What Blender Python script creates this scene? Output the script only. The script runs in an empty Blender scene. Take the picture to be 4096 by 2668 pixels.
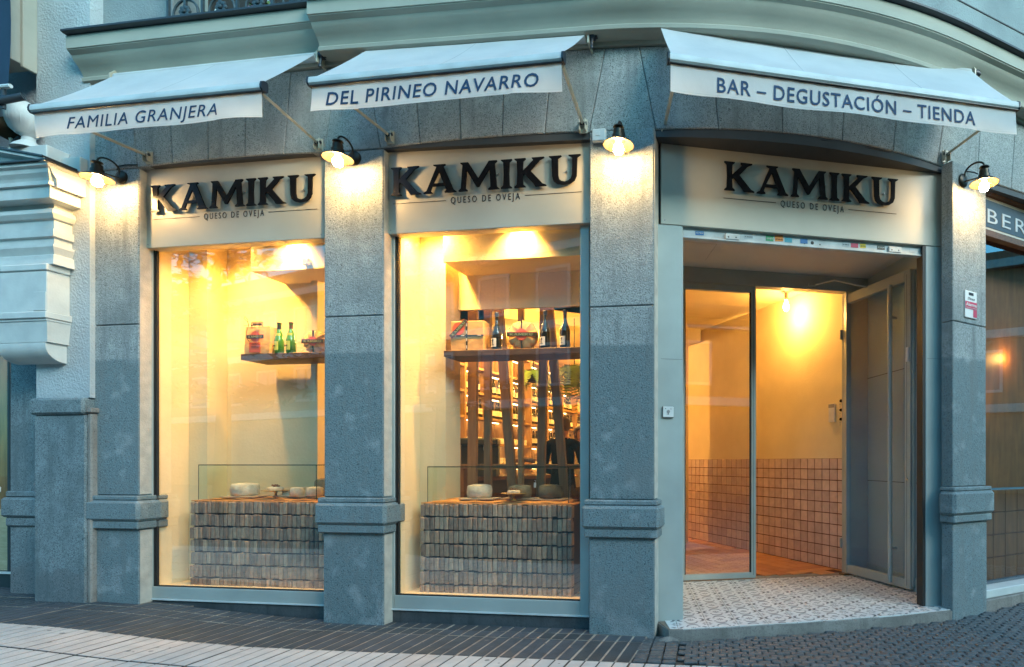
import bpy, bmesh, math, random
from mathutils import Matrix, Vector, geometry
R = math.radians
random.seed(7)
scene = bpy.context.scene
col = scene.collection

# ------------------------------------------------------------------ camera
cam_d = bpy.data.cameras.new('camera'); cam = bpy.data.objects.new('camera', cam_d); col.objects.link(cam)
cam.location = (0, 0, 1.25); cam.rotation_euler = (R(90), 0, 0)
cam_d.sensor_width = 36; cam_d.lens = 21.18; cam_d.shift_x = -0.1723; cam_d.shift_y = 0.126
cam_d.clip_start = 0.05; cam_d.clip_end = 500
scene.camera = cam

# ------------------------------------------------------------------ sky, sun, exposure
world = bpy.data.worlds.new('World'); scene.world = world; world.use_nodes = True
wn = world.node_tree; wn.nodes.clear()
sky = wn.nodes.new('ShaderNodeTexSky'); sky.sky_type = 'NISHITA'; sky.sun_disc = False
sky.sun_elevation = R(20); sky.sun_rotation = R(150); sky.air_density = 1.0; sky.dust_density = 1.5
tint = wn.nodes.new('ShaderNodeMix'); tint.data_type = 'RGBA'; tint.blend_type = 'MULTIPLY'
tint.inputs[0].default_value = 1; tint.inputs[7].default_value = (0.29, 0.95, 1.16, 1)
bg = wn.nodes.new('ShaderNodeBackground'); bg.inputs[1].default_value = 0.15
wo = wn.nodes.new('ShaderNodeOutputWorld')
wn.links.new(sky.outputs[0], tint.inputs[6]); wn.links.new(tint.outputs[2], bg.inputs[0]); wn.links.new(bg.outputs[0], wo.inputs[0])
sun_d = bpy.data.lights.new('sun', 'SUN'); sun_d.energy = 0.75; sun_d.angle = R(24); sun_d.color = (1, 0.95, 0.86)
sun = bpy.data.objects.new('sun', sun_d); col.objects.link(sun)
sun.rotation_euler = Vector((-0.70, 0.64, -0.50)).to_track_quat('-Z', 'Y').to_euler()
scene.view_settings.view_transform = 'Standard'; scene.view_settings.look = 'None'
scene.view_settings.exposure = 1.85; scene.view_settings.gamma = 1
scene.cycles.use_denoising = True; scene.cycles.max_bounces = 8; scene.cycles.transparent_max_bounces = 16
scene.cycles.sample_clamp_indirect = 6; scene.cycles.caustics_reflective = False; scene.cycles.caustics_refractive = False

# ------------------------------------------------------------------ frames
def frame(x, y, deg, z=0): return Matrix.Translation((x, y, z)) @ Matrix.Rotation(R(deg), 4, 'Z')
FW = Matrix.Identity(4)
FL = frame(-4.511, 5.0, -8.05)          # left facade: x along it, y into the building
FD = frame(-0.2045, 4.474, 11.8)        # entrance bay
F4 = frame(2.109, 4.808, 33)            # last pillar
F5 = frame(2.50, 5.17, 30.5)            # shop on the right
S0, RR = 3.7, 4.9
W1 = 6.75
def wall(w, y=0.0, z=0.0):              # curved corner: w along the wall face, y into the building
    if w <= S0: th = 0; s = w; t = .06
    else:
        ww = min(w, W1); th = (ww - S0) / RR; s = S0 + RR * math.sin(th); t = .06 - RR * (1 - math.cos(th))
        if w > W1: s += (w - W1) * math.cos(th); t -= (w - W1) * math.sin(th)
    s -= y * math.sin(th); t -= y * math.cos(th)
    return FL @ Vector((s, -t, z))

# ------------------------------------------------------------------ materials
MAT = {}
def mat(name, c, c2=None, rough=.6, metal=0, scale=6, bump=0, bscale=80, rand=0, detail=4, sharp=(.35, .65), stretch=(1, 1, 1), spec=.5,
        speck=0, coat=0, huev=1.0, low=None, lowz=0, lowamp=.03, emit=None, es=0):
    m = bpy.data.materials.new(name); m.use_nodes = True; nt = m.node_tree; b = nt.nodes['Principled BSDF']
    N = nt.nodes.new; L = nt.links.new
    b.inputs['Roughness'].default_value = rough; b.inputs['Metallic'].default_value = metal
    b.inputs['Specular IOR Level'].default_value = spec; b.inputs['Coat Weight'].default_value = coat
    geo = N('ShaderNodeNewGeometry'); mp = N('ShaderNodeMapping'); mp.inputs['Scale'].default_value = stretch
    L(geo.outputs['Position'], mp.inputs[0]); P = mp.outputs[0]
    def noise(s, d=4):
        n = N('ShaderNodeTexNoise'); n.inputs['Scale'].default_value = s; n.inputs['Detail'].default_value = d; L(P, n.inputs['Vector']); return n
    def mix(a, b_, f, t='MIX'):
        x = N('ShaderNodeMix'); x.data_type = 'RGBA'; x.blend_type = t
        for s_, v in ((6, a), (7, b_), (0, f)):
            if hasattr(v, 'is_linked'): L(v, x.inputs[s_])
            elif s_ == 0: x.inputs[0].default_value = v
            else: x.inputs[s_].default_value = (*v, 1)
        return x.outputs[2]
    def ramp(src, lo, hi):
        r = N('ShaderNodeMapRange'); r.inputs[1].default_value = lo; r.inputs[2].default_value = hi; L(src, r.inputs[0]); return r.outputs[0]
    c2 = c2 or tuple(x * .82 for x in c)
    out = mix(c, c2, ramp(noise(scale, detail).outputs[0], *sharp))
    if low:                               # paint or wear that covers the lower part, with an uneven edge
        sx = N('ShaderNodeSeparateXYZ'); L(geo.outputs['Position'], sx.inputs[0])
        nz = noise(5, 6); ad = N('ShaderNodeMath'); ad.operation = 'MULTIPLY_ADD'; ad.inputs[1].default_value = lowamp * 2
        L(nz.outputs[0], ad.inputs[0]); L(sx.outputs[2], ad.inputs[2])
        out = mix(out, low, ramp(ad.outputs[0], lowz + lowamp + .012, lowz + lowamp - .012))
        st = noise(3.1, 7)
        wf = N('ShaderNodeMath'); wf.operation = 'MULTIPLY'
        L(ramp(st.outputs[0], .56, .63), wf.inputs[0]); L(ramp(sx.outputs[2], .62, .1), wf.inputs[1])
        out = mix(out, (.30, .33, .34), wf.outputs[0])
    if speck:
        sp = noise(150, 2); out = mix(out, (.012, .014, .016), ramp(sp.outputs[0], .62 - speck * .12, .80 - speck * .12))
        sp2 = noise(45, 3); out = mix(out, tuple(x * (1 - speck * .45) for x in c2), ramp(sp2.outputs[0], .5, .75))
        mp2 = N('ShaderNodeMapping'); mp2.inputs['Scale'].default_value = (14, 14, 1.2); L(geo.outputs['Position'], mp2.inputs[0])
        n4 = N('ShaderNodeTexNoise'); n4.inputs['Scale'].default_value = 1; n4.inputs['Detail'].default_value = 6; L(mp2.outputs[0], n4.inputs['Vector'])
        out = mix(out, tuple(x * .55 for x in c2), ramp(n4.outputs[0], .54, .80))
        sp5 = noise(7, 6); out = mix(out, tuple(min(1, x * 1.15) for x in c), ramp(sp5.outputs[0], .56, .95))
        sp3 = noise(1.6, 5); out = mix(out, tuple(x * .62 for x in c2), ramp(sp3.outputs[0], .52, .78))
    if rand:
        oi = N('ShaderNodeObjectInfo'); r = N('ShaderNodeMapRange'); r.inputs[3].default_value = 1 - rand; r.inputs[4].default_value = 1 + rand * .6
        L(oi.outputs['Random'], r.inputs[0])
        hs = N('ShaderNodeHueSaturation'); L(r.outputs[0], hs.inputs['Value']); L(out, hs.inputs['Color'])
        mm = N('ShaderNodeMath'); mm.operation = 'MULTIPLY_ADD'; mm.inputs[1].default_value = rand * .10 * huev; mm.inputs[2].default_value = .5 - rand * .05 * huev
        L(oi.outputs['Random'], mm.inputs[0]); L(mm.outputs[0], hs.inputs['Hue']); out = hs.outputs[0]
    L(out, b.inputs['Base Color'])
    if bump:
        bn = noise(bscale, 5); bu = N('ShaderNodeBump'); bu.inputs['Strength'].default_value = bump; bu.inputs['Distance'].default_value = .01
        L(bn.outputs[0], bu.inputs['Height']); L(bu.outputs[0], b.inputs['Normal'])
    if emit:
        b.inputs['Emission Color'].default_value = (*emit, 1); b.inputs['Emission Strength'].default_value = es
    MAT[name] = m
    return m
def glassmat(name, ior=1.5, tintc=(1, 1, 1), gloss=(1, 1, 1), add=0.0):
    m = bpy.data.materials.new(name); m.use_nodes = True; nt = m.node_tree; nt.nodes.clear(); N = nt.nodes.new; L = nt.links.new
    t = N('ShaderNodeBsdfTransparent'); t.inputs[0].default_value = (*tintc, 1)
    g = N('ShaderNodeBsdfGlossy'); g.inputs['Roughness'].default_value = 0.0; g.inputs[0].default_value = (*gloss, 1)
    f = N('ShaderNodeFresnel'); f.inputs[0].default_value = ior
    a = N('ShaderNodeMath'); a.operation = 'ADD'; a.inputs[1].default_value = add; L(f.outputs[0], a.inputs[0])
    ge = N('ShaderNodeNewGeometry'); iv = N('ShaderNodeMath'); iv.operation = 'SUBTRACT'; iv.inputs[0].default_value = 1; L(ge.outputs['Backfacing'], iv.inputs[1])
    mu = N('ShaderNodeMath'); mu.operation = 'MULTIPLY'; L(a.outputs[0], mu.inputs[0]); L(iv.outputs[0], mu.inputs[1])
    x = N('ShaderNodeMixShader'); o = N('ShaderNodeOutputMaterial')
    L(mu.outputs[0], x.inputs[0]); L(t.outputs[0], x.inputs[1]); L(g.outputs[0], x.inputs[2]); L(x.outputs[0], o.inputs[0]); MAT[name] = m
def emat(name, c, s):
    m = bpy.data.materials.new(name); m.use_nodes = True; nt = m.node_tree; nt.nodes.clear()
    e = nt.nodes.new('ShaderNodeEmission'); e.inputs[0].default_value = (*c, 1); e.inputs[1].default_value = s
    o = nt.nodes.new('ShaderNodeOutputMaterial'); nt.links.new(e.outputs[0], o.inputs[0]); MAT[name] = m

mat('granite', (.37, .40, .40), (.29, .325, .33), rough=.85, scale=3, speck=.8, bump=.6, bscale=90, rand=.10, huev=0, low=(.17, .225, .24), lowz=2.1)
mat('granite_lintel', (.40, .40, .38), (.32, .33, .32), rough=.85, scale=2.2, speck=.8, bump=.4, bscale=120, rand=.10)
mat('granite_joint', (.05, .05, .05))
mat('granite_left', (.22, .27, .285), (.165, .21, .225), rough=.85, speck=.9, bump=.4, bscale=120, low=(.17, .19, .2), lowz=.35, lowamp=.2)
mat('kick_stone', (.075, .08, .085), (.055, .06, .065), rough=.6, speck=.3, scale=8)
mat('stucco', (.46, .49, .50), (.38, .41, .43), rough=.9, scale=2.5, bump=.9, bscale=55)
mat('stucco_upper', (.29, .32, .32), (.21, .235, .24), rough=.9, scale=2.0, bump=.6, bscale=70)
mat('white_plaster', (.58, .60, .58), (.50, .52, .51), rough=.75, scale=7, bump=.12, bscale=60)
mat('cornice_plaster', (.42, .40, .33), (.36, .35, .29), rough=.7, scale=2.5, bump=.08, bscale=40, stretch=(1, 1, 2))
mat('flashing', (.035, .04, .045), rough=.5)
mat('sign_panel', (.45, .43, .365), (.395, .375, .32), rough=.42, scale=2.2, detail=8, spec=.4)
mat('frame_paint', (.37, .405, .385), (.315, .345, .33), rough=.4, scale=3, detail=8)
mat('black_acrylic', (.006, .006, .008), rough=.22, spec=.12)
mat('navy_print', (.012, .05, .12), rough=.8)
mat('black_print', (.012, .014, .02), rough=.6)
mat('awning_cloth', (.74, .75, .75), (.62, .64, .65), rough=.9, scale=3, detail=9, bump=.35, bscale=14)
mat('awning_metal', (.58, .62, .62), rough=.55)
mat('awning_seam', (.55, .57, .57), rough=.9)
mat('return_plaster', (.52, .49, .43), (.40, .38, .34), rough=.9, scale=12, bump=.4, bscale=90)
mat('beige_metal', (.50, .46, .36), rough=.4)
mat('dark_plastic', (.02, .025, .035), rough=.4)
mat('rubber', (.02, .02, .02), rough=.6)
mat('lamp_metal', (.05, .04, .03), (.035, .028, .022), rough=.38, metal=.7, scale=20)
mat('lamp_white', (.045, .032, .018), rough=.6, spec=.1)
mat('warm_wall', (.80, .68, .42), (.70, .585, .345), rough=.8, scale=1.6, detail=8, bump=.25, bscale=40)
mat('grey_wall', (.52, .53, .50), (.49, .50, .47), rough=.7, scale=3)
mat('panel_dark', (.05, .06, .07), rough=.4); mat('panel_grey', (.34, .41, .45), (.31, .38, .42), rough=.5, scale=2)
mat('ceiling_white', (.56, .54, .52), (.52, .50, .49), rough=.8, scale=3)
mat('brick', (.46, .31, .20), (.34, .24, .16), rough=.9, scale=25, bump=1.0, bscale=70, rand=.42, huev=.25)
mat('brick_core', (.05, .045, .04))
mat('wall_tile', (.66, .49, .43), (.56, .41, .35), rough=.35, scale=14, bump=.08, bscale=25, rand=.16)
mat('grout_red', (.17, .04, .02), (.11, .03, .02), scale=20)
mat('plank', (.56, .25, .10), (.44, .18, .07), rough=.5, scale=6, rand=.22, stretch=(1, 1, 1), bump=.05)
mat('tile_white', (.70, .70, .68), (.62, .62, .61), rough=.35, scale=12, rand=.06)
mat('tile_grey', (.085, .09, .092), (.15, .15, .15), rough=.4, scale=60)
mat('tile_dark', (.02, .024, .032), (.06, .06, .07), rough=.4, scale=40)
mat('tile_joint', (.22, .17, .13))
mat('threshold', (.30, .275, .25), (.22, .20, .18), rough=.8, scale=5, speck=.3, bump=.3)
mat('slab_light', (.56, .51, .46), (.47, .43, .39), rough=.8, scale=9, bump=.35, bscale=90, rand=.10)
mat('slab_dark', (.062, .075, .085), (.044, .054, .062), rough=.55, scale=9, bump=.35, bscale=90, rand=.25)
mat('slab_dark2', (.20, .19, .17), (.13, .125, .115), rough=.7, scale=12)
mat('slab_gap', (.09, .075, .06), (.05, .045, .04)); mat('joint_dark', (.05, .042, .035)); mat('joint_pale', (.42, .36, .29), (.22, .19, .16), scale=9); mat('dark_ply', (.17, .075, .022), (.10, .045, .014), rough=.5, scale=3, stretch=(6, 6, 1), detail=6)
mat('cobble', (.12, .13, .135), (.07, .078, .082), rough=.5, scale=22, bump=1.0, bscale=45, rand=.4)
mat('asphalt', (.05, .05, .052), rough=.85, bump=.3)
mat('dark_wood', (.13, .06, .025), (.07, .033, .015), rough=.5, scale=5, stretch=(1, 14, 14), detail=6)
mat('mid_wood', (.24, .125, .05), (.17, .085, .035), rough=.5, scale=5, stretch=(9, 9, 1), detail=6)
mat('shelf_wood', (.36, .22, .10), (.27, .155, .065), rough=.5, scale=5, stretch=(10, 10, 1), detail=6)
mat('ply_orange', (.36, .17, .05), (.22, .10, .03), rough=.6, scale=3, stretch=(6, 6, 1), detail=6)
mat('kraft', (.58, .36, .15), (.50, .30, .12), rough=.8, scale=14, bump=.5, bscale=18)
mat('red_label', (.62, .10, .05), rough=.6)
mat('black_band', (.02, .03, .025), rough=.5)
mat('green_print', (.30, .38, .24), rough=.5)
mat('gold_print', (.38, .36, .20), rough=.5)
mat('white_label', (.80, .76, .66), rough=.6)
mat('yellow_label', (.55, .62, .12), rough=.5)
mat('bottle_dark', (.012, .014, .012), rough=.08, coat=.5)
mat('bottle_green', (.05, .22, .02), rough=.08, coat=.4, spec=.6)
mat('foil', (.02, .03, .06), rough=.35)
mat('foil_brown', (.10, .06, .03), rough=.35)
mat('cloth_orange', (.62, .30, .09), (.54, .25, .07), rough=.9, scale=10, bump=.3, bscale=30)
mat('cheese_white', (.72, .66, .54), (.55, .49, .38), rough=.85, scale=28, bump=.4, bscale=60)
mat('cheese_rind', (.36, .27, .15), (.22, .165, .09), rough=.85, scale=16, bump=.5, bscale=60)
mat('cheese_dark', (.19, .155, .10), (.11, .09, .06), rough=.85, scale=14, bump=.5, bscale=60)
mat('board_pale', (.60, .47, .31), (.50, .38, .24), rough=.6, scale=8, stretch=(1, 9, 9))
mat('nuts', (.30, .09, .02), (.16, .045, .012), rough=.35, scale=60)
mat('amber_glass', (.72, .42, .10), rough=.1, coat=.5)
mat('white_plastic', (.72, .72, .70), rough=.4)
mat('grey_plastic', (.30, .30, .30), rough=.4)
mat('steel', (.45, .45, .45), rough=.3, metal=1)
mat('rail_white', (.55, .58, .58), (.40, .42, .42), rough=.6, scale=9)
mat('dark_metal', (.03, .04, .05), rough=.5, metal=.3)
mat('iron', (.03, .045, .055), (.05, .07, .08), rough=.55, scale=30)
mat('banner', (.012, .035, .07), rough=.8, scale=3, bump=.3, bscale=8)
mat('leaf', (.10, .20, .03), (.20, .30, .05), rough=.5, scale=12, rand=.2)
mat('petal', (.40, .05, .18), (.6, .4, .45), rough=.6, scale=20)
mat('jacket', (.003, .004, .007), rough=.9, spec=.1)
mat('skin', (.50, .27, .17), rough=.6)
mat('hair', (.06, .035, .02), rough=.6)
mat('shirt', (.60, .55, .50), rough=.8)
mat('rope', (.36, .22, .11), (.26, .15, .07), rough=.9, scale=60, bump=.5)
mat('interior_dark', (.05, .035, .025), rough=.7)
mat('picture', (.5, .42, .3), (.2, .15, .1), scale=20)
mat('blue_sticker', (.03, .16, .40)); mat('green_sticker', (.03, .30, .12)); mat('orange_sticker', (.75, .22, .03))
mat('pink_sticker', (.55, .06, .12)); mat('teal_sticker', (.05, .32, .42)); mat('yellow_sticker', (.7, .5, .03)); mat('grey_sticker', (.45, .48, .5))
mat('brick_far', (.28, .12, .06), (.22, .09, .05), scale=3); mat('band_far', (.55, .52, .48)); mat('window_far', (.10, .13, .16), rough=.1)
mat('leaf_far', (.03, .06, .03), (.05, .09, .04), rough=.7, scale=8); mat('bark', (.09, .065, .045), rough=.9, scale=10)
mat('screen', (.02, .3, .3), emit=(.1, .9, .8), es=1.0)
def translucent(name, f):
    nt = MAT[name].node_tree; b = nt.nodes['Principled BSDF']; t = nt.nodes.new('ShaderNodeBsdfTranslucent'); x = nt.nodes.new('ShaderNodeMixShader'); x.inputs[0].default_value = f
    t.inputs[0].default_value = (.75, .75, .73, 1); o = nt.nodes['Material Output']
    nt.links.new(b.outputs[0], x.inputs[1]); nt.links.new(t.outputs[0], x.inputs[2]); nt.links.new(x.outputs[0], o.inputs[0])
translucent('awning_cloth', .38)
glassmat('shop_glass', 1.52, add=.13)
glassmat('case_glass', 1.45, tintc=(.95, .98, .96))
glassmat('door_glass', 1.25, tintc=(.88, .94, .97), add=.03)
glassmat('globe_glass', 1.35, tintc=(.98, .95, .9))
mat('glass_edge', (.01, .05, .035), rough=.15)
WARM = (1.0, .51, .11)
emat('bulb', (1, .72, .35), 14); emat('bulb_hot', (1, .78, .42), 9); emat('lamp_bulb', (1, .64, .27), 165); emat('led', (1, .62, .24), 9); emat('cove', (1, .6, .25), 2.5)

# ------------------------------------------------------------------ mesh builder
class MB:
    def __init__(s): s.v = []; s.f = []; s.sm = []; s.mi = []; s.m = 0
    def add(s, vs, fs, smooth=False):
        o = len(s.v); s.v += [Vector(v) for v in vs]
        for f in fs: s.f.append([i + o for i in f]); s.sm.append(smooth); s.mi.append(s.m)
        return s
    def box(s, F, x0, x1, y0, y1, z0, z1, c=0):
        if c <= 0:
            vs = [F @ Vector((x, y, z)) for x in (x0, x1) for y in (y0, y1) for z in (z0, z1)]
            return s.add(vs, [(0, 1, 3, 2), (4, 6, 7, 5), (0, 4, 5, 1), (2, 3, 7, 6), (0, 2, 6, 4), (1, 5, 7, 3)])
        c = min(c, abs(x1 - x0) * .45, abs(y1 - y0) * .45, abs(z1 - z0) * .45)
        vs = []; idx = {}
        X = (x0, x1); Y = (y0, y1); Z = (z0, z1)
        for i in (0, 1):
            for j in (0, 1):
                for k in (0, 1):
                    sx = c if i == 0 else -c; sy = c if j == 0 else -c; sz = c if k == 0 else -c
                    for ax in range(3):
                        p = [X[i] + sx, Y[j] + sy, Z[k] + sz]
                        p[ax] = (X[i], Y[j], Z[k])[ax]; idx[i, j, k, ax] = len(vs); vs.append(F @ Vector(p))
        q = lambda *a: [idx[t] for t in a]; fs = []
        for i in (0, 1): fs.append(q((i, 0, 0, 0), (i, 1, 0, 0), (i, 1, 1, 0), (i, 0, 1, 0)))
        for j in (0, 1): fs.append(q((0, j, 0, 1), (1, j, 0, 1), (1, j, 1, 1), (0, j, 1, 1)))
        for k in (0, 1): fs.append(q((0, 0, k, 2), (1, 0, k, 2), (1, 1, k, 2), (0, 1, k, 2)))
        for i in (0, 1):
            for j in (0, 1): fs.append(q((i, j, 0, 0), (i, j, 1, 0), (i, j, 1, 1), (i, j, 0, 1)))
        for i in (0, 1):
            for k in (0, 1): fs.append(q((i, 0, k, 0), (i, 1, k, 0), (i, 1, k, 2), (i, 0, k, 2)))
        for j in (0, 1):
            for k in (0, 1): fs.append(q((0, j, k, 1), (1, j, k, 1), (1, j, k, 2), (0, j, k, 2)))
        for i in (0, 1):
            for j in (0, 1):
                for k in (0, 1): fs.append(q((i, j, k, 0), (i, j, k, 1), (i, j, k, 2)))
        return s.add(vs, fs)
    def lathe(s, F, prof, n=20, smooth=True, caps=True):      # prof: (r, z), axis z of F
        vs = []; fs = []
        for r, z in prof:
            for i in range(n): a = 2 * math.pi * i / n; vs.append(F @ Vector((r * math.cos(a), r * math.sin(a), z)))
        for j in range(len(prof) - 1):
            for i in range(n): k = (i + 1) % n; fs.append((j * n + i, j * n + k, (j + 1) * n + k, (j + 1) * n + i))
        s.add(vs, fs, smooth)
        if caps:
            if prof[0][0] > 1e-4: s.add(vs[:n], [tuple(range(n))])
            if prof[-1][0] > 1e-4: s.add(vs[-n:], [tuple(range(n))])
        return s
    def tube(s, pts, r, n=8, smooth=True):
        pts = [Vector(p) for p in pts]; vs = []; fs = []; up = Vector((0, 0, 1))
        rr = r if isinstance(r, (list, tuple)) else [r] * len(pts); px = None
        for i, p in enumerate(pts):
            d = (pts[min(i + 1, len(pts) - 1)] - pts[max(i - 1, 0)]).normalized()
            if px is None: px = d.cross(up if abs(d.z) < .9 else Vector((1, 0, 0))).normalized()
            x = (px - d * px.dot(d)).normalized(); y = d.cross(x); px = x
            for k in range(n): a = 2 * math.pi * k / n; vs.append(p + x * math.cos(a) * rr[i] + y * math.sin(a) * rr[i])
        for j in range(len(pts) - 1):
            for k in range(n): m = (k + 1) % n; fs.append((j * n + k, j * n + m, (j + 1) * n + m, (j + 1) * n + k))
        s.add(vs, fs, smooth); s.add(vs[:n], [tuple(range(n))]); s.add(vs[-n:], [tuple(range(n))]); return s
    def poly(s, F, loops, y0, y1):                            # outline(s) in x,z extruded along y
        loops3 = [[Vector((x, z, 0)) for x, z in l] for l in loops]
        tris = geometry.tessellate_polygon(loops3); flat = [p for l in loops for p in l]
        vs = [F @ Vector((x, y0, z)) for x, z in flat] + [F @ Vector((x, y1, z)) for x, z in flat]; n = len(flat)
        fs = [t for t in tris] + [tuple(i + n for i in t) for t in tris]; o = 0
        for l in loops:
            for i in range(len(l)): k = (i + 1) % len(l); fs.append((o + i, o + k, o + k + n, o + i + n))
            o += len(l)
        return s.add(vs, fs)
    def sweep(s, path, prof, smooth=True, closed_ends=True):  # path: list of functions (y, z) -> world ; prof: closed list (y, z)
        n = len(prof); vs = []; fs = []
        for p in path: vs += [p(y, z) for y, z in prof]
        for j in range(len(path) - 1):
            for i in range(n): k = (i + 1) % n; fs.append((j * n + i, j * n + k, (j + 1) * n + k, (j + 1) * n + i))
        s.add(vs, fs, smooth)
        if closed_ends:
            for o in (0, (len(path) - 1) * n):
                t = geometry.tessellate_polygon([[Vector((y, z, 0)) for y, z in prof]]); s.add([vs[o + i] for i in range(n)], [tuple(x) for x in t])
        return s
    def grid(s, f, nu, nv, smooth=True):
        vs = [f(i / nu, j / nv) for i in range(nu + 1) for j in range(nv + 1)]
        fs = [(i * (nv + 1) + j, (i + 1) * (nv + 1) + j, (i + 1) * (nv + 1) + j + 1, i * (nv + 1) + j + 1) for i in range(nu) for j in range(nv)]
        return s.add(vs, fs, smooth)

WM = {}
def mw(o): return WM.get(o.name, Matrix.Identity(4))
def tag(o, label=None, cat=None, group=None, kind=None):
    if label: o['label'] = label
    if cat: o['category'] = cat
    if group: o['group'] = group
    if kind: o['kind'] = kind
    return o
def mesh(mb, mats, inv=None, recalc=True, name='m'):
    me = bpy.data.meshes.new(name); inv = inv or Matrix.Identity(4)
    me.from_pydata([inv @ v for v in mb.v], [], mb.f)
    for m in (mats if isinstance(mats, (list, tuple)) else [mats]): me.materials.append(MAT[m])
    me.polygons.foreach_set('use_smooth', mb.sm); me.polygons.foreach_set('material_index', mb.mi)
    if recalc:
        b = bmesh.new(); b.from_mesh(me); bmesh.ops.remove_doubles(b, verts=b.verts, dist=1e-5); bmesh.ops.recalc_face_normals(b, faces=b.faces); b.to_mesh(me); b.free()
    if any(mb.sm): me.set_sharp_from_angle(angle=R(38))
    return me
def obj(name, mb, m, parent=None, **k):
    if parent is not None: me = mesh(mb, m, mw(parent).inverted())
    else:
        c = sum(mb.v, Vector()) / len(mb.v); c.z = min(v.z for v in mb.v); T = Matrix.Translation(c); me = mesh(mb, m, T.inverted())
    me.name = name; o = bpy.data.objects.new(name, me); col.objects.link(o)
    if parent is not None: o.parent = parent; WM[o.name] = mw(parent).copy()
    else: o.location = c; WM[o.name] = T
    return tag(o, **k)
def thing(name, M, label, cat, group=None, kind=None):
    o = bpy.data.objects.new(name, None); col.objects.link(o); o.empty_display_size = .05
    o.matrix_world = M; o.location = M.to_translation(); o.rotation_euler = M.to_euler(); WM[o.name] = M.copy()
    return tag(o, label, cat, group, kind)
def inst(name, me, M, parent=None, **k):                     # another object on a shared mesh
    o = bpy.data.objects.new(name, me); col.objects.link(o)
    if parent is not None: o.parent = parent; Ml = mw(parent).inverted() @ M
    else: Ml = M
    o.location = Ml.to_translation(); o.rotation_euler = Ml.to_euler(); o.scale = Ml.to_scale(); WM[o.name] = M.copy()
    return tag(o, **k)
def T(x=0, y=0, z=0): return Matrix.Translation((x, y, z))
def Rz(d): return Matrix.Rotation(R(d), 4, 'Z')
def Rx(d): return Matrix.Rotation(R(d), 4, 'X')
def Ry(d): return Matrix.Rotation(R(d), 4, 'Y')
def light(name, kind, loc, energy, color=WARM, size=.05, parent=None, rot=None, spot=None, blend=.5):
    d = bpy.data.lights.new(name, kind); d.energy = energy; d.color = color
    if kind == 'AREA': d.size = size
    else: d.shadow_soft_size = size
    if spot: d.spot_size = R(spot); d.spot_blend = blend
    o = bpy.data.objects.new(name, d); col.objects.link(o)
    M = Matrix.Translation(loc)
    if rot: M = M @ Vector(rot).to_track_quat('-Z', 'Y').to_matrix().to_4x4()
    if parent is not None: o.parent = parent; M = mw(parent).inverted() @ M
    o.location = M.to_translation(); o.rotation_euler = M.to_euler(); return o

# lettering -------------------------------------------------------------
def text_mb(F, txt, x0, x1, z0, h, y0, y1, off=0.0, shear=0, space=1.0, fn=None, mb=None):
    cu = bpy.data.curves.new('t', 'FONT'); cu.body = txt; cu.size = 1; cu.offset = off; cu.shear = shear; cu.space_character = space
    cu.extrude = .5; cu.resolution_u = 3; o = bpy.data.objects.new('t', cu); me = bpy.data.meshes.new_from_object(o)
    xs = [v.co.x for v in me.vertices]; a, b = min(xs), max(xs)
    caph = .70
    mb = mb or MB(); k = (x1 - x0) / (b - a)
    vs = []
    for v in me.vertices:
        x = x0 + (v.co.x - a) * k; z = z0 + v.co.y * h / caph; y = y0 if v.co.z > 0 else y1
        if fn: y += fn(x, z)
        vs.append(F @ Vector((x, y, z)))
    mb.add(vs, [tuple(p.vertices) for p in me.polygons])
    bpy.data.meshes.remove(me); bpy.data.objects.remove(o); bpy.data.curves.remove(cu); return mb
G = {
 'I': (.30, [[(0,0),(.30,0),(.30,.03),(.235,.10),(.222,.5),(.235,.90),(.30,.97),(.30,1),(0,1),(0,.97),(.065,.90),(.078,.5),(.065,.10),(0,.03)]]),
 'K': (.86, [[(0,0),(.30,0),(.30,.03),(.235,.10),(.225,.40),(.27,.46),(.50,.12),(.56,0),(.86,0),(.86,.03),(.76,.09),(.43,.56),(.68,.90),(.80,.97),(.80,1),(.47,1),(.47,.97),(.51,.91),(.225,.56),(.235,.90),(.30,.97),(.30,1),(0,1),(0,.97),(.065,.90),(.078,.5),(.065,.10),(0,.03)]]),
 'A': (.92, [[(0,0),(.25,0),(.25,.03),(.20,.08),(.245,.24),(.60,.24),(.65,.09),(.60,.03),(.60,0),(.92,0),(.92,.03),(.85,.09),(.56,.93),(.62,.97),(.62,1),(.28,1),(.28,.97),(.37,.92),(.09,.09),(0,.03)],
             [(.275,.34),(.565,.34),(.44,.74)]]),
 'M': (1.10, [[(0,0),(.25,0),(.25,.03),(.19,.10),(.225,.72),(.50,.12),(.56,.12),(.86,.74),(.885,.10),(.82,.03),(.82,0),(1.12,0),(1.12,.03),(1.055,.10),(1.0,.90),(1.06,.97),(1.06,1),(.84,1),(.55,.42),(.27,1),(.05,1),(.05,.97),(.11,.90),(.065,.10),(0,.03)]]),
 'U': (.84, [[(0,.97),(.07,.90),(.085,.30),(.12,.14),(.21,.04),(.34,0),(.45,0),(.57,.03),(.68,.12),(.735,.28),(.75,.90),(.84,.97),(.84,1),(.52,1),(.52,.97),(.62,.90),(.615,.32),(.58,.20),(.51,.13),(.42,.10),(.33,.13),(.27,.20),(.245,.34),(.24,.90),(.33,.97),(.33,1),(0,1)]]),
}
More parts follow.
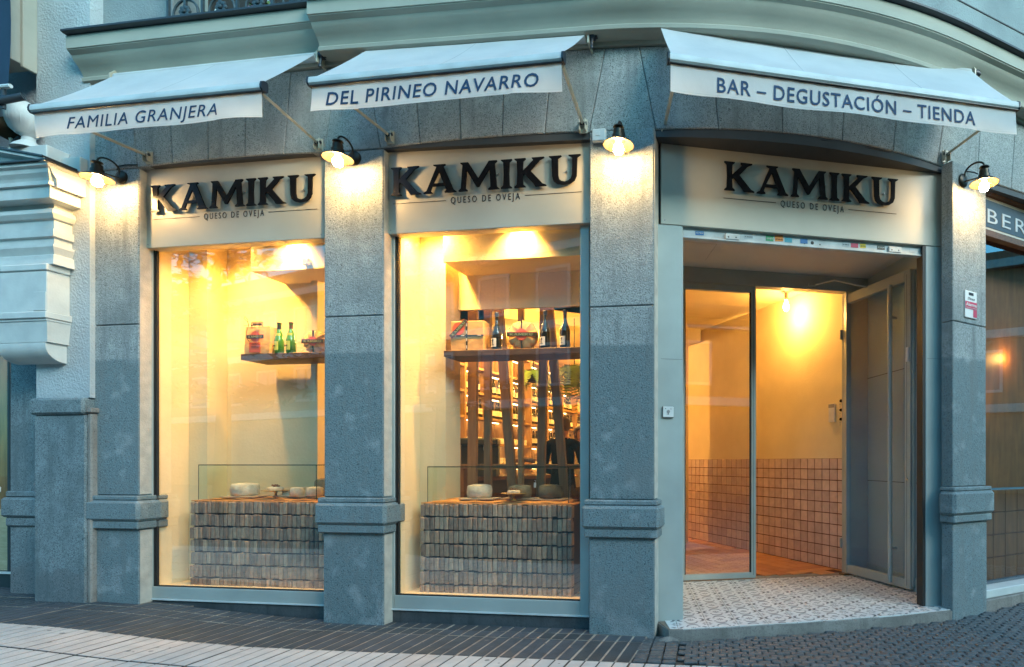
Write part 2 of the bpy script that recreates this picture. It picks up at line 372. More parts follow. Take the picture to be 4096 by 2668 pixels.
def letters(name, mb, m, parent):
    par = list(range(len(mb.v)))
    def fd(i):
        while par[i] != i: par[i] = par[par[i]]; i = par[i]
        return i
    for f in mb.f:
        for q in f[1:]: par[fd(q)] = fd(f[0])
    key = {}
    for i, v in enumerate(mb.v):                      # glue coincident vertices so that a glyph stays whole
        k = (round(v.x, 5), round(v.y, 5), round(v.z, 5))
        if k in key: par[fd(i)] = fd(key[k])
        else: key[k] = i
    gr = {}
    for f, sm_f in zip(mb.f, mb.sm): gr.setdefault(fd(f[0]), []).append(f)
    for fs in gr.values():
        o = MB(); mp = {}
        for f in fs:
            for q in f:
                if q not in mp: mp[q] = len(o.v); o.v.append(mb.v[q])
            o.f.append([mp[q] for q in f]); o.sm.append(False); o.mi.append(0)
        obj(name, o, m, parent)
def kamiku(F, x0, x1, z0, h, y0, y1, parent=None, m='black_acrylic', gap=.07):
    word = 'KAMIKU'; tot = sum(G[c][0] for c in word) + gap * 5; k = (x1 - x0) / tot; x = 0; out = MB()
    for c in word:
        w, loops = G[c]; mb = MB() if parent is not None else out
        mb.poly(F, [[(x0 + (x + px) * k, z0 + pz * h) for px, pz in l] for l in loops], y0, y1)
        if parent is not None: obj('letter', mb, m, parent)
        x += w + gap
    return out

def gz(s):                                # pavement height: rises gently to the left
    u = min(1, max(0, (1.8 - s) / 2.2)); return .10 * u * u * (3 - 2 * u)
def gzw(x, y):
    p = FL.inverted() @ Vector((x, y, 0)); return gz(p.x)

# ================================================================== the corner building
bld = thing('shop_building', FL, 'grey granite corner building holding the cheese shop front', 'building')
def block(mp, b0, b1, t0, t1, y0, y1, zb, zt, gap=.002, c=.006, n=6, mb=None):
    mb = mb or MB(); vs = []; fs = []
    for lv, (y, g) in enumerate(((y1, gap), (y0 + c, gap), (y0, gap + c))):
        for i in range(n + 1):
            u = i / n
            wb = b0 + (b1 - b0) * u + g * (1 - 2 * u); wt = t0 + (t1 - t0) * u + g * (1 - 2 * u)
            vs.append(mp(wb, y, zb(wb) + g)); vs.append(mp(wt, y, zt(wt) - g))
    K = 2 * (n + 1)
    for i in range(n):
        a = 2 * K + 2 * i; fs.append((a, a + 2, a + 3, a + 1)); a = 2 * i; fs.append((a, a + 1, a + 3, a + 2))
        for l in (0, 1):
            a = l * K + 2 * i; b = a + K
            fs += [(a, a + 2, b + 2, b), (a + 1, b + 1, b + 3, a + 3)]
    for l in (0, 1):
        for i in (0, n): a = l * K + 2 * i; b = a + K; fs.append((a, b, b + 1, a + 1))
    return mb.add(vs, fs)
Lmap = lambda x, y, z: FL @ Vector((x, y, z))
const = lambda z: (lambda w: z)
cdrop = lambda w: -.055 * min(1, max(0, (w - 1.8) / 2.0))
ztop = lambda w: 4.33 + cdrop(w)

# pillars: shaft stones, moulded band, foot
def pillar(F, w, y0, y1, zg, name='pillar', bz=(.98, .94, .768, .705), z3=3.665, m='granite'):
    mp = lambda x, y, z: F @ Vector((x, y, z))
    p = obj(name, block(mp, 0, w, 0, w, y0, y1, const(bz[0]), const(2.384), n=2), m, bld)
    obj('stone', block(mp, 0, w, 0, w, y0, y1, const(2.386), const(z3), n=2), m, p)
    obj('stone', MB().box(F, -.004, w + .004, y0 + .004, y1, bz[3], bz[0] - .0), m, p)
    b = MB().box(F, -.03, w + .03, y0 - .035, y1, bz[1], bz[0] - .002, .008); obj('band', b, m, p)
    b = MB().box(F, -.050, w + .050, y0 - .052, y1, bz[2], bz[1] - .001, .022); obj('band', b, m, p)
    b = MB().box(F, -.03, w + .03, y0 - .035, y1, bz[3], bz[2] - .001, .008); obj('band', b, m, p)
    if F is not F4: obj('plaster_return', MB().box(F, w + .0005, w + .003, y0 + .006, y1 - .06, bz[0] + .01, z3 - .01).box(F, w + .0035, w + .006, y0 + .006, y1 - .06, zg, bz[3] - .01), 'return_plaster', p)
    obj('foot', MB().box(F, -.003, w + .003, y0 - .004, y1, zg - .05, bz[3] - .001, .006), m, p)
    return p
pillar(FL @ T(-.47), .485, -.06, .16, .09)
pillar(FL @ T(1.69), .505, -.06, .16, 0)
pillar(FL @ T(3.834), .48, -.06, .16, 0)
pillar(F4, .47, 0, .10, 0, bz=(1.055, 1.02, .828, .768))
obj('pillar_core', MB().box(FL, -.46, 0, -.05, .155, 0, 3.66).box(FL, 1.70, 2.185, -.05, .155, 0, 3.66).box(FL, 3.84, 4.30, -.05, .155, 0, 3.66), 'granite_joint', bld)
# plaster strip of paint on the right return of pillar one

# flat-arch stones over the bays
lint = obj('lintel_backing', MB().sweep([(lambda y, z, w=w: wall(w, y, z + cdrop(w))) for w in [-.5 + .2 * i for i in range(49)]], [(.012, 3.675), (.012, 4.33), (.3, 4.33), (.3, 3.675)], smooth=False), 'granite_joint', bld)
zb = lambda a, b: (lambda w: 3.668 + .022 * max(0, 1 - ((w - (a + b) / 2) / ((b - a) / 2)) ** 2))
def bay(bots, tops, a, b):
    for i in range(len(bots) - 1):
        obj('stone', block(wall, bots[i], bots[i + 1], tops[i], tops[i + 1], 0, .25, zb(a, b), ztop), 'granite_lintel', lint)
bay([0, .33, .66, .99, 1.34, 1.69], [-.07, .29, .65, 1.01, 1.40, 1.80], 0, 1.69)
bay([2.17, 2.5, 2.83, 3.16, 3.49, 3.83], [2.05, 2.44, 2.81, 3.18, 3.55, 3.95], 2.17, 3.83)
bay([4.32, 4.78, 5.26, 5.74, 6.2, 6.66], [4.2, 4.72, 5.25, 5.78, 6.27, 6.78], 4.32, 6.66)
for b0, b1, t0, t1 in ((-.47, 0, -.5, -.07), (1.69, 2.17, 1.80, 2.05), (3.83, 4.32, 3.95, 4.2), (6.66, 7.15, 6.78, 7.2), (7.15, 7.6, 7.2, 7.66), (7.6, 8.1, 7.66, 8.18), (8.1, 8.7, 8.18, 8.8)):
    obj('stone', block(wall, b0, b1, t0, t1, 0, .25, const(3.668), ztop), 'granite_lintel', lint)

# cornice
def cprof(P, z0, ext=0):
    return [(-(.0 + ext), z0), (-(.035 + ext), z0), (-(.055 + ext), z0 + .012), (-(.06 + ext), z0 + .035), (-(.045 + ext), z0 + .05),
            (-(.05 + ext), z0 + .065), (-(.062 + ext), z0 + .085), (-(.085 + ext), z0 + .115), (-(.12 + ext), z0 + .145), (-(P - .04 + ext), z0 + .175), (-(P - .008 + ext), z0 + .195),
            (-(P - .008 + ext), z0 + .203), (-(P + ext), z0 + .204), (-(P + ext), z0 + .305), (.2, z0 + .31), (.2, z0)]
def lip(P, z0, ext=0):
    return [(-(P + .025 + ext), z0 + .312), (-(P + .04 + ext), z0 + .318), (-(P + .04 + ext), z0 + .332), (.2, z0 + .355), (.2, z0 + .312)]
def cornice(ws, P, z0, ext):
    def path(pf):
        return MB().sweep([(lambda y, z, w=w: wall(w + (-y * .12 if w == ws[0] else 0) * 0, y, z + cdrop(w))) for w in ws], pf)
    c = obj('cornice', path(cprof(P, z0, ext)), 'cornice_plaster', bld)
    obj('flashing', path(lip(P, z0, ext)), 'flashing', c)
cornice([-.46 + .5 * i for i in range(5)] + [1.80], .17, 4.37, 0)
cornice([1.75, 2.0] + [2.2 + .16 * i for i in range(44)], .17, 4.36, .075)
# recessed course under the cornice
obj('under_cornice', MB().sweep([(lambda y, z, w=w: wall(w, y, z + cdrop(w))) for w in [-.45 + .2 * i for i in range(48)]], [(-.02, 4.335), (-.02, 4.365), (.2, 4.365), (.2, 4.335)], smooth=False), 'cornice_plaster', bld)

# upper storey
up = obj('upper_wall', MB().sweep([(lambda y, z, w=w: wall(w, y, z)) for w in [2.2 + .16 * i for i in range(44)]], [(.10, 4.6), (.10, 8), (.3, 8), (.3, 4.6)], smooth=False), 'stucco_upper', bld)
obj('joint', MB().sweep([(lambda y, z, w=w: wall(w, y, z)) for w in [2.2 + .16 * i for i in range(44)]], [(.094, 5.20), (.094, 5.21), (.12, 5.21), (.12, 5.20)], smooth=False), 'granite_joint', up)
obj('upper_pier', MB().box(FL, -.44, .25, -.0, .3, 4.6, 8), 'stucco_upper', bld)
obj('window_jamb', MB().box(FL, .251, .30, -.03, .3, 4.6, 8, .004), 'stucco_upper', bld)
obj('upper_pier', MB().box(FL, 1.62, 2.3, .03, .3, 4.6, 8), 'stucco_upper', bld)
w = obj('balcony_window', MB().box(FL, .30, .36, .2, .26, 4.6, 7.4).box(FL, .95, 1.0, .2, .26, 4.6, 7.4).box(FL, 1.56, 1.62, .2, .26, 4.6, 7.4), 'frame_paint', bld)
obj('pane', MB().box(FL, .36, 1.56, .225, .232, 4.6, 7.4), 'interior_dark', w)

# balcony railing and its plants
zr = 4.71
rl = thing('balcony_railing', FL @ T(.33, -.10, zr), 'dark iron balcony railing with rosettes inside rings above the left cornice', 'railing')
obj('rail', MB().box(FL, .33, 1.60, -.115, -.09, zr, zr + .02), 'iron', rl)
for i in range(4):
    x = .50 + .33 * i
    ring = [FL @ Vector((x + .115 * math.cos(a), -.10, zr + .135 + .115 * math.sin(a))) for a in [2 * math.pi * k / 20 for k in range(21)]]
    obj('ring', MB().tube(ring, .010, 6), 'iron', rl)
    ro = MB()
    for k in range(8):
        a = 2 * math.pi * k / 8
        ro.lathe(FL @ T(x + .035 * math.cos(a), -.105, zr + .15 + .035 * math.sin(a)) @ Rx(90), [(0, -.014), (.016, -.008), (.02, 0), (.016, .010), (0, .016)], 8)
    ro.lathe(FL @ T(x, -.11, zr + .15) @ Rx(90), [(0, -.02), (.014, -.01), (.018, 0), (.014, .014), (0, .022)], 10)
    ro.tube([FL @ Vector((x, -.10, zr + .0)), FL @ Vector((x, -.10, zr + .11))], .009, 6)
    obj('rosette', ro, 'iron', rl)
for i in range(9):
    x = .34 + .157 * i; obj('baluster', MB().box(FL, x - .009, x + .009, -.11, -.09, zr + .02, zr + .92), 'iron', rl)
def tuft(name, F, label, cat, cols, n, r, h, group=None):
    rnd = random.Random(n + int(r * 1000)); t = thing(name, F, label, cat, group); a = MB(); b = MB()
    for i in range(n):
        c = Vector((rnd.uniform(-r, r), rnd.uniform(-r * .5, r * .5), rnd.uniform(.0, h)))
        M = F @ Matrix.Translation(c) @ Matrix.Rotation(rnd.uniform(0, 6.28), 4, Vector((rnd.random(), rnd.random(), rnd.random() + .1)).normalized())
        s = rnd.uniform(.012, .028); tgt = a if i % 3 else b
        tgt.add([M @ Vector(v) for v in ((-s * .4, 0, 0), (0, -s, 0), (s * .4, 0, 0.004), (0, s, .002))], [(0, 1, 2, 3)])
    obj('foliage', a, cols[0], t); obj('blossom', b, cols[1], t); return t
tuft('potted_flower', FL @ T(.66, .02, zr), 'white flowering plant behind the left part of the balcony railing', 'plant', ('leaf', 'white_plastic'), 160, .10, .22)
tuft('potted_flower', FL @ T(1.18, .02, zr), 'pink flowering plant behind the right part of the balcony railing', 'plant', ('leaf', 'petal'), 200, .20, .24)

# ---- shop windows
def display_window(x0, x1, xr, zbot, kz):
    w = obj('display_window', MB().box(FL, x0 - .07, x0, .04, .10, zbot, 3.06, .003).box(FL, x0, x1, .04, .10, kz, zbot, .003).box(FL, x0 - .07, x0 - .0005, .04, .10, kz, zbot - .0005)
            .box(FL, x1, xr, .04, .10, kz, 3.06, .003).box(FL, x0, x1, .05, .11, 3.04, 3.1), 'frame_paint', bld)
    obj('frame_groove', MB().box(FL, x0 - .0005, x0 + .010, .052, .08, zbot + .002, 3.05).box(FL, x0 + .018, x0 + .023, .058, .08, zbot + .002, 3.05).box(FL, x0, x1, .055, .08, zbot + .0, zbot + .008), 'rubber', w)
    obj('glass', MB().box(FL, x0 + .004, x1 - .002, .076, .084, zbot + .004, 3.05), 'shop_glass', w)
    obj('sill_edge', MB().box(FL, x0 - .06, xr, .030, .042, kz - .001, kz + .010), 'awning_metal', w)
    k = obj('kick_stone', MB().box(FL, x0 - .07, xr, .045, .2, -.05, kz - .004, .004), 'kick_stone', bld)
display_window(.022, 1.62, 1.69, .213, .105)
display_window(2.219, 3.729, 3.80, .208, .095)

# ---- interior of the left window
nb = obj('window_niche', MB().box(FL, -.02, .021, .10, .36, .15, 3.26).box(FL, -.06, .205, .362, .40, .15, 3.26).box(FL, .166, .204, .40, .56, .15, 3.26)
         .box(FL, .15, 1.107, .562, .60, .15, 3.26).box(FL, 1.107, 1.17, .50, .64, .15, 3.26).box(FL, 0, 1.7, .10, .6, 3.20, 3.26), 'warm_wall', bld)
obj('bulkhead', MB().box(FL, .796, 1.7, .20, .561, 2.862, 3.199), 'warm_wall', nb)
obj('niche_floor', MB().box(FL, -.05, 1.7, .085, .56, .15, .205), 'warm_wall', nb)
obj('pier', MB().box(FL, 1.69, 2.21, .13, .62, .15, 3.26), 'warm_wall', bld)
# ---- interior of the right window
nb2 = obj('window_niche', MB().box(FL, 2.21, 2.235, .10, .36, .15, 3.26).box(FL, 2.18, 2.464, .362, .60, .15, 3.26).box(FL, 2.2, 3.83, .10, .6, 3.20, 3.26), 'warm_wall', bld)
obj('bulkhead', MB().box(FL, 2.537, 3.83, .20, .561, 2.862, 3.199), 'warm_wall', nb2)
obj('upper_panel', MB().box(FL, 2.464, 3.83, .562, .60, 2.568, 3.26), 'warm_wall', nb2)
obj('niche_floor', MB().box(FL, 2.2, 3.83, .085, .56, .15, .205), 'warm_wall', nb2)
obj('niche_side', MB().box(FL, 3.80, 3.84, .10, .66, .15, 3.26), 'warm_wall', nb2)
for i, (a0, a1, b0, b1, m) in enumerate([(2.498, 2.572, 2.501, 2.584, 'mid_wood'), (2.65, 2.712, 2.65, 2.708, 'mid_wood'), (2.852, 2.929, 2.78, 2.855, 'mid_wood'), (2.963, 3.004, 2.963, 3.009, 'shelf_wood'), (3.138, 3.207, 3.155, 3.223, 'mid_wood'), (3.324, 3.395, 3.245, 3.315, 'mid_wood'), (3.55, 3.62, 3.56, 3.63, 'mid_wood')]):
    dx = (b0 - a0) / .92
    mb = MB().add([FL @ Vector(v) for v in [(a0 - dx, .66, .26), (a1 - dx, .66, .26), (a1 - dx, .70, .26), (a0 - dx, .70, .26), (b0 + dx * .45, .66, 2.6), (b1 + dx * .45, .66, 2.6), (b1 + dx * .45, .70, 2.6), (b0 + dx * .45, .70, 2.6)]], [(0, 1, 2, 3), (4, 5, 6, 7), (0, 1, 5, 4), (1, 2, 6, 5), (2, 3, 7, 6), (3, 0, 4, 7)])
    obj('screen_post', mb, m, nb2)

# ---- displays
def shelf(x0, x1, z, label):
    s = obj('wall_shelf', MB().box(FL, x0, x1, .225, .50, z - .05, z, .003), 'dark_wood'); tag(s, label, 'shelf')
shelf(.673, 1.70, 2.174, 'dark wooden shelf with bag and green bottles in the left window')
shelf(2.525, 3.795, 2.155, 'dark wooden shelf with wrapped box and dark bottles in the middle window')
def plinth(x0, nx, pitch, label, seed):
    rnd = random.Random(seed); x1 = x0 + nx * pitch; top = .922; rows = 7; ph = (top - .205) / rows * 1.06
    t = thing('brick_plinth', FL @ T(x0, .2, .205), label, 'plinth')
    obj('core', MB().box(FL, x0 + .012, x1 - .006, .225, .555, .206, top - .006), 'brick_core', t)
    vars_ = []
    for k in range(5):
        mb = MB().box(FW, -.0166, .0166, -.03, .03, -.0500, .0500, .0045)
        for v in mb.v: v += Vector((rnd.uniform(-.0016, .0016), rnd.uniform(-.0012, .0012), rnd.uniform(-.0016, .0016)))
        vars_.append(mesh(mb, 'brick', name='brick'))
    for r in range(rows):
        for i in range(nx):
            z = top - ph * (r + .5) + rnd.uniform(-.004, .004) - (0.0 if i % 7 else .003)
            h = ph / .108 * rnd.uniform(.95, .985)
            if z - ph / 2 < .19: h *= .8; z += .008
            M = FL @ T(x0 + pitch * (i + .5) + rnd.uniform(-.001, .001), .222 + rnd.uniform(-.006, .006), z) @ Ry(rnd.uniform(-1.6, 1.6)) @ Matrix.Diagonal((pitch / .0405, 1, h, 1))
            inst('brick', vars_[(i * 3 + r) % 5], M, t)
    obj('cap', MB().box(FL, x0 + .004, x1 - .004, .203, .555, top - .005, top + .004), 'cloth_orange', t)
    return x1
plinth(.214, 36, .0405, 'brick plinth of upright thin bricks in the left shop window', 3)
plinth(2.339, 31, .0412, 'brick plinth of upright thin bricks in the middle shop window', 4)
def case(x0, x1, y0, z1, label):
    z0 = .93; t = thing('glass_case', FL @ T(x0, y0, z0), label, 'display case'); y1 = .52
    obj('glass_panel', MB().box(FL, x0, x1, y0, y0 + .005, z0, z1 - .006), 'case_glass', t)
    obj('glass_panel', MB().box(FL, x0, x0 + .005, y0 + .006, y1, z0, z1 - .006), 'case_glass', t)
    obj('glass_panel', MB().box(FL, x1 - .005, x1, y0 + .006, y1, z0, z1 - .006), 'case_glass', t)
    obj('glass_top', MB().box(FL, x0, x1, y0, y1, z1 - .005, z1), 'case_glass', t)
    e = .0035
    obj('glass_edge', MB().box(FL, x0 - .001, x1 + .001, y0 - .003, y0 - .0005, z1 - .007, z1 + .001).box(FL, x0 - .001, x0 + e, y0 - .003, y0 - .0005, z0, z1 - .0075).box(FL, x1 - e, x1 + .001, y0 - .003, y0 - .0005, z0, z1 - .0075)
        .box(FL, x1 + .0005, x1 + .0025, y0, y1, z1 - .007, z1 + .001), 'glass_edge', t)
case(.24, 1.37, .25, 1.232, 'frameless glass case over white cheeses on the left plinth')
case(2.384, 3.575, .23, 1.218, 'frameless glass case over three big cheeses on the middle plinth')
def cloth(x0, x1, y0, y1, label, seed):
    rnd = random.Random(seed); ph = [rnd.uniform(0, 6) for _ in range(6)]
    def f(u, v):
        x = x0 + (x1 - x0) * u; y = y0 + (y1 - y0) * v
        z = .931 + .004 + .010 * (v ** 1.0) * (1 + math.sin(7 * x + ph[0]) * math.cos(9 * y + ph[1])) + .003 * math.sin(31 * x + ph[2] + 12 * y) + .002 * math.sin(23 * y + ph[3])
        e = min(u, v, 1 - u, 1 - v); z -= .006 * max(0, 1 - e * 18)
        return FL @ Vector((x + .006 * math.sin(40 * y), y + .004 * math.sin(35 * x), max(z, .928)))
    o = obj('table_cloth', MB().grid(f, 70, 20), 'cloth_orange'); tag(o, label, 'cloth')
cloth(.26, 1.355, .262, .505, 'crumpled orange cloth under the small white cheeses in the left window', 1)
cloth(2.40, 3.56, .245, .505, 'crumpled orange cloth under the big cheeses in the middle window', 2)
def cheese(x, y, z, r, h, m, label, flat=False, F=FL):
    pr = [(r * .001, 0), (r * .86, 0), (r * .95, h * .08), (r, h * .3), (r * 1.01, h * .55), (r * .97, h * .84), (r * .9, h * .95), (r * .5, h * 1.03), (.001, h * 1.05)]
    rnd = random.Random(int(x * 999)); mb = MB().lathe(F @ T(x, y, z), pr, 28, caps=False)
    for v in mb.v: v += Vector((rnd.uniform(-.0012, .0012),) * 3)
    o = obj('cheese', mb, m); tag(o, label, 'cheese'); return o
def board(x, y, z, w, d, a, label):
    o = obj('cheese_board', MB().box(FL @ T(x, y, z) @ Rz(a), -w / 2, w / 2, -d / 2, d / 2, 0, .012, .002), 'board_pale'); tag(o, label, 'board')
zt = .953
board(.57, .38, zt - .006, .30, .19, 8, 'pale wooden board under the largest white cheese, left window')
cheese(.562, .385, zt + .008, .108, .105, 'cheese_white', 'largest white cheese wheel, left in the left window case')
def cake_stand(x, y, z, r, label):
    t = thing('cake_stand', FL @ T(x, y, z), label, 'cake stand')
    obj('foot', MB().lathe(FL @ T(x, y, z), [(.026, 0), (.022, .006), (.010, .02), (.009, .035), (.014, .046)], 18), 'amber_glass', t)
    obj('plate', MB().lathe(FL @ T(x, y, z + .046), [(.012, 0), (r * .6, .004), (r, .012), (r, .016), (r * .6, .009), (.001, .007)], 28), 'amber_glass', t)
cake_stand(.885, .36, .948, .110, 'amber glass cake stand with small cheese in the left window')
cheese(.885, .36, 1.004, .060, .034, 'cheese_white', 'small flat white cheese topped with nuts, left window cake stand')
def heap(name, x, y, z, m, label, cat, n, r, seed):
    rnd = random.Random(seed); mb = MB()
    for i in range(n):
        mb.lathe(FL @ T(x + rnd.uniform(-r, r), y + rnd.uniform(-r, r), z + rnd.uniform(0, .014)) @ Rx(rnd.uniform(0, 180)) @ Ry(rnd.uniform(0, 180)), [(.001, -.011), (.006, -.005), (.0075, .001), (.004, .008), (.001, .011)], 7)
    tag(obj(name, mb, m), label, cat)
heap('nut_topping', .885, .36, 1.042, 'nuts', 'heap of glazed brown nuts on the small cheese, left window', 'nuts', 14, .020, 5)
def plate(x, y, z, r, label):
    tag(obj('cheese_plate', MB().lathe(FL @ T(x, y, z), [(r * .6, 0), (r, .008), (r, .011), (r * .6, .004), (.001, .004)], 26), 'white_plastic'), label, 'plate')
plate(.95, .43, zt, .12, 'white plate under the flat cheese behind the left cake stand')
cheese(.965, .43, zt + .012, .062, .034, 'cheese_white', 'flat white cheese on the plate behind the left cake stand')
board(1.10, .40, zt - .003, .19, .12, -5, 'pale board under the small tall cheese, left window')
cheese(1.085, .37, zt + .010, .054, .070, 'cheese_white', 'small tall white cheese between cake stand and pillar, left window')
cheese(1.262, .36, zt + .010, .066, .076, 'cheese_white', 'white cheese half hidden by the middle pillar, left window')
cheese(1.27, .475, zt + .004, .085, .15, 'cheese_rind', 'brown rind cheese behind the white one at the pillar, left window')
board(2.76, .38, zt - .006, .29, .18, 6, 'pale wooden board under the white cheese in the middle window')
cheese(2.752, .385, zt + .008, .100, .105, 'cheese_white', 'white speckled cheese wheel, leftmost in the middle window case')
board(3.09, .43, zt - .006, .28, .17, 3, 'pale wooden board under the ribboned cheese in the middle window')
ch = cheese(3.09, .425, zt + .008, .093, .100, 'cheese_rind', 'brown cheese wheel tied with black ribbon behind the cake stand')
obj('ribbon', MB().sweep([(lambda y, z, a=a: FL @ T(3.09, .44, zt + .008) @ Rz(a) @ Vector((.0825 + y * 0, 0, z)) + Vector((0, 0, 0))) for a in ()] or [lambda y, z: FL @ Vector((3.148 + y, .372, zt + .01 + z)), lambda y, z: FL @ Vector((3.152 + y, .372, zt + .095 + z))], [(0, 0), (.006, 0), (.006, .002), (0, .002)], smooth=False), 'black_print', ch)
board(3.37, .40, zt - .008, .28, .18, -4, 'pale wooden board under the dark cheese in the middle window')
cheese(3.360, .40, zt + .006, .098, .108, 'cheese_dark', 'dark mottled cheese wheel, rightmost in the middle window case')
cake_stand(3.095, .285, .944, .098, 'amber glass cake stand with small cheese in the middle window')
cheese(3.095, .285, 1.000, .050, .026, 'cheese_white', 'small flat white cheese topped with truffle, middle window cake stand')
MAT['truffle'] = MAT['dark_wood']
heap('truffle_topping', 3.095, .285, 1.030, 'truffle', 'dark heap of truffle pieces on the small cheese, middle window', 'topping', 12, .026, 9)
tg = thing('price_tag', FL @ T(3.24, .40, 1.04), 'small white hooked price tag beside the ribboned cheese', 'tag')
obj('card', MB().box(FL, 3.218, 3.238, .398, .400, 1.045, 1.085, .0005), 'white_plastic', tg)
obj('hook', MB().tube([FL @ Vector((3.228 + .007 * math.cos(a), .399, 1.095 + .009 * math.sin(a))) for a in [-1.6 + .5 * k for k in range(9)]], .0016, 5), 'white_plastic', tg)

def bottle_prof(r, h, style):
    if style == 'burgundy': return [(.001, 0), (r * .92, 0), (r, .006), (r, h * .42), (r * .93, h * .50), (r * .62, h * .62), (r * .38, h * .73), (r * .33, h * .80), (r * .33, h * .955), (r * .40, h * .96), (r * .40, h * .99), (r * .34, h), (.001, h)]
    return [(.001, 0), (r * .92, 0), (r, .006), (r, h * .40), (r * .88, h * .50), (r * .58, h * .66), (r * .40, h * .78), (r * .36, h * .86), (r * .42, h * .955), (r * .42, h * .99), (.001, h)]
def arc_label(F, r, z0, z1, a0, a1, off=.0008, n=10):
    return MB().grid(lambda u, v: F @ Vector(((r + off) * math.cos(R(a0 + (a1 - a0) * u)), (r + off) * math.sin(R(a0 + (a1 - a0) * u)), z0 + (z1 - z0) * v)), n, 1)
def wine(x, y, z, label):
    F = FL @ T(x, y, z); t = obj('wine_bottle', MB().lathe(F, bottle_prof(.041, .305, 'burgundy'), 26), 'bottle_dark'); tag(t, label, 'bottle', 'dark wine bottles on the middle window shelf')
    obj('label', arc_label(F, .041, .022, .092, 205, 290), 'white_label', t)
    F2 = F @ Rz(-22)
    fig = MB().poly(F2, [[(-.004, .062), (.006, .066), (.004, .072), (.008, .082), (.003, .086), (-.002, .078), (-.018, .072), (-.018, .070), (-.004, .072), (-.006, .060), (-.002, .050), (.001, .050)]], -.0424, -.0434)
    fig.poly(F2, [[(-.009, .062), (-.007, .062), (-.007, .046), (.009, .046), (.009, .044), (-.009, .044)]], -.0424, -.0434)
    obj('print', fig, 'black_print', t)
    obj('print', text_mb(F2, 'LA QUADRADA', -.018, .016, .036, .005, -.0440, -.0428), 'black_print', t)
    obj('capsule', MB().lathe(F @ T(0, 0, .268), [(.0150, 0), (.0152, .022), (.0175, .024), (.0175, .035), (.016, .038), (.001, .038)], 16), 'foil', t)
wine(2.953, .28, 2.155, 'dark wine bottle between the wrapped box and the round cheese')
wine(3.362, .28, 2.155, 'dark wine bottle just right of the round wrapped cheese')
wine(3.527, .28, 2.155, 'dark wine bottle second from the right end of the shelf')
wine(3.70, .28, 2.155, 'dark wine bottle cut by the right window frame')
def cider(x, y, z, cap, label):
    F = FL @ T(x, y, z); t = obj('cider_bottle', MB().lathe(F, bottle_prof(.038, .262, 'bordeaux'), 26), 'bottle_green'); tag(t, label, 'bottle', 'green cider bottles on the left window shelf')
    obj('label', arc_label(F, .038, .025, .100, 200, 300), 'yellow_label', t)
    obj('neck_label', arc_label(F, .0285, .148, .168, 210, 330), 'yellow_label', t)
    obj('capsule', MB().lathe(F @ T(0, 0, .205), [(.0155, 0), (.0150, .040), (.0172, .046), (.0172, .056), (.001, .058)], 16), cap, t)
    obj('print', text_mb(F @ Rz(-24), 'Zelaia', -.026, .024, .056, .012, -.0415, -.0395, off=.01), 'black_print', t)
cider(1.010, .26, 2.174, 'foil', 'green cider bottle with blue cap beside the paper bag')
cider(1.122, .26, 2.174, 'foil_brown', 'green cider bottle with brown cap beside the round wrapped cheese')

# paper bag
bx = thing('paper_bag', FL @ T(.72, .30, 2.174), 'brown paper gift bag with black ribbon and round red label', 'gift bag')
F = FL @ T(.712, .225, 2.174)
def bagf(u, v):
    return None
mb = MB()
pts = 8
front = lambda x, z: .004 * math.sin(x * 40) * z / .2 + .01 * (z / .2) ** 2
mb.grid(lambda u, v: F @ Vector((.235 * u - .003 * math.sin(v * 9), front(u * .235, v * .235), .232 * v)), 14, 14)
mb.grid(lambda u, v: F @ Vector((.235 * u, .10 - front(u * .2, v * .235), .225 * v)), 8, 8)
mb.grid(lambda u, v: F @ Vector((0 - .008 * math.sin(3.14 * u) * (1 - v), front(0, v * .235) + (.10 - 2 * front(0, v * .235)) * u, .23 * v)), 6, 6)
mb.grid(lambda u, v: F @ Vector((.235 + .008 * math.sin(3.14 * u) * (1 - v), front(.235, v * .235) + (.10 - 2 * front(.235, v * .235)) * u, .228 * v)), 6, 6)
obj('paper', mb, 'kraft', bx)
obj('handle', MB().box(F, .06, .155, .012, .016, .258, .275).box(F, .05, .06, .012, .016, .225, .270).box(F, .155, .165, .012, .016, .225, .270), 'kraft', bx)
obj('handle', MB().box(F, .07, .15, .010, .014, .243, .258), 'dark_wood', bx)
obj('ribbon', MB().tube([F @ Vector(p) for p in ((.0, -.004, .238), (.05, -.006, .242), (.03, -.008, .275), (.002, -.008, .30), (.012, -.008, .315), (.035, -.008, .29), (.045, -.006, .242), (.025, -.005, .19), (.022, -.005, .14), (.05, -.005, .10))], .0022, 5).box(F, .06, .165, -.002, .001, .236, .246), 'black_band', bx)
def kband(F, cx, cz, wband, hband, r, yf, par, ang=0, pm='green_print'):
    Q = F @ T(cx, yf, cz) @ Ry(-ang)
    obj('round_label', MB().lathe(Q @ Rx(90), [(.001, 0), (r, 0), (r, .001), (.001, .001)], 30), 'red_label', par)
    obj('label_edge', MB().box(Q, -wband / 2, wband / 2, -.0022, -.0012, -hband / 2 - .003, hband / 2 + .003), 'red_label', par)
    obj('black_band', MB().box(Q, -wband / 2, wband / 2, -.0034, -.0024, -hband / 2, hband / 2), 'black_band', par)
    obj('lettering', kamiku(Q, -wband * .40, wband * .40, -hband * .32, hband * .64, -.0042, -.0036), pm, par)
kband(F, .115, .140, .16, .028, .046, -.012, bx, 0, 'gold_print')
obj('tag', MB().box(F, .058, .165, -.015, -.014, .008, .092), 'red_label', bx)
obj('tag_print', text_mb(F, 'KAMIKU', .085, .140, .078, .006, -.0164, -.0152).box(F, .075, .15, -.0158, -.0152, .055, .058).box(F, .075, .15, -.0158, -.0152, .046, .0475), 'black_print', bx)

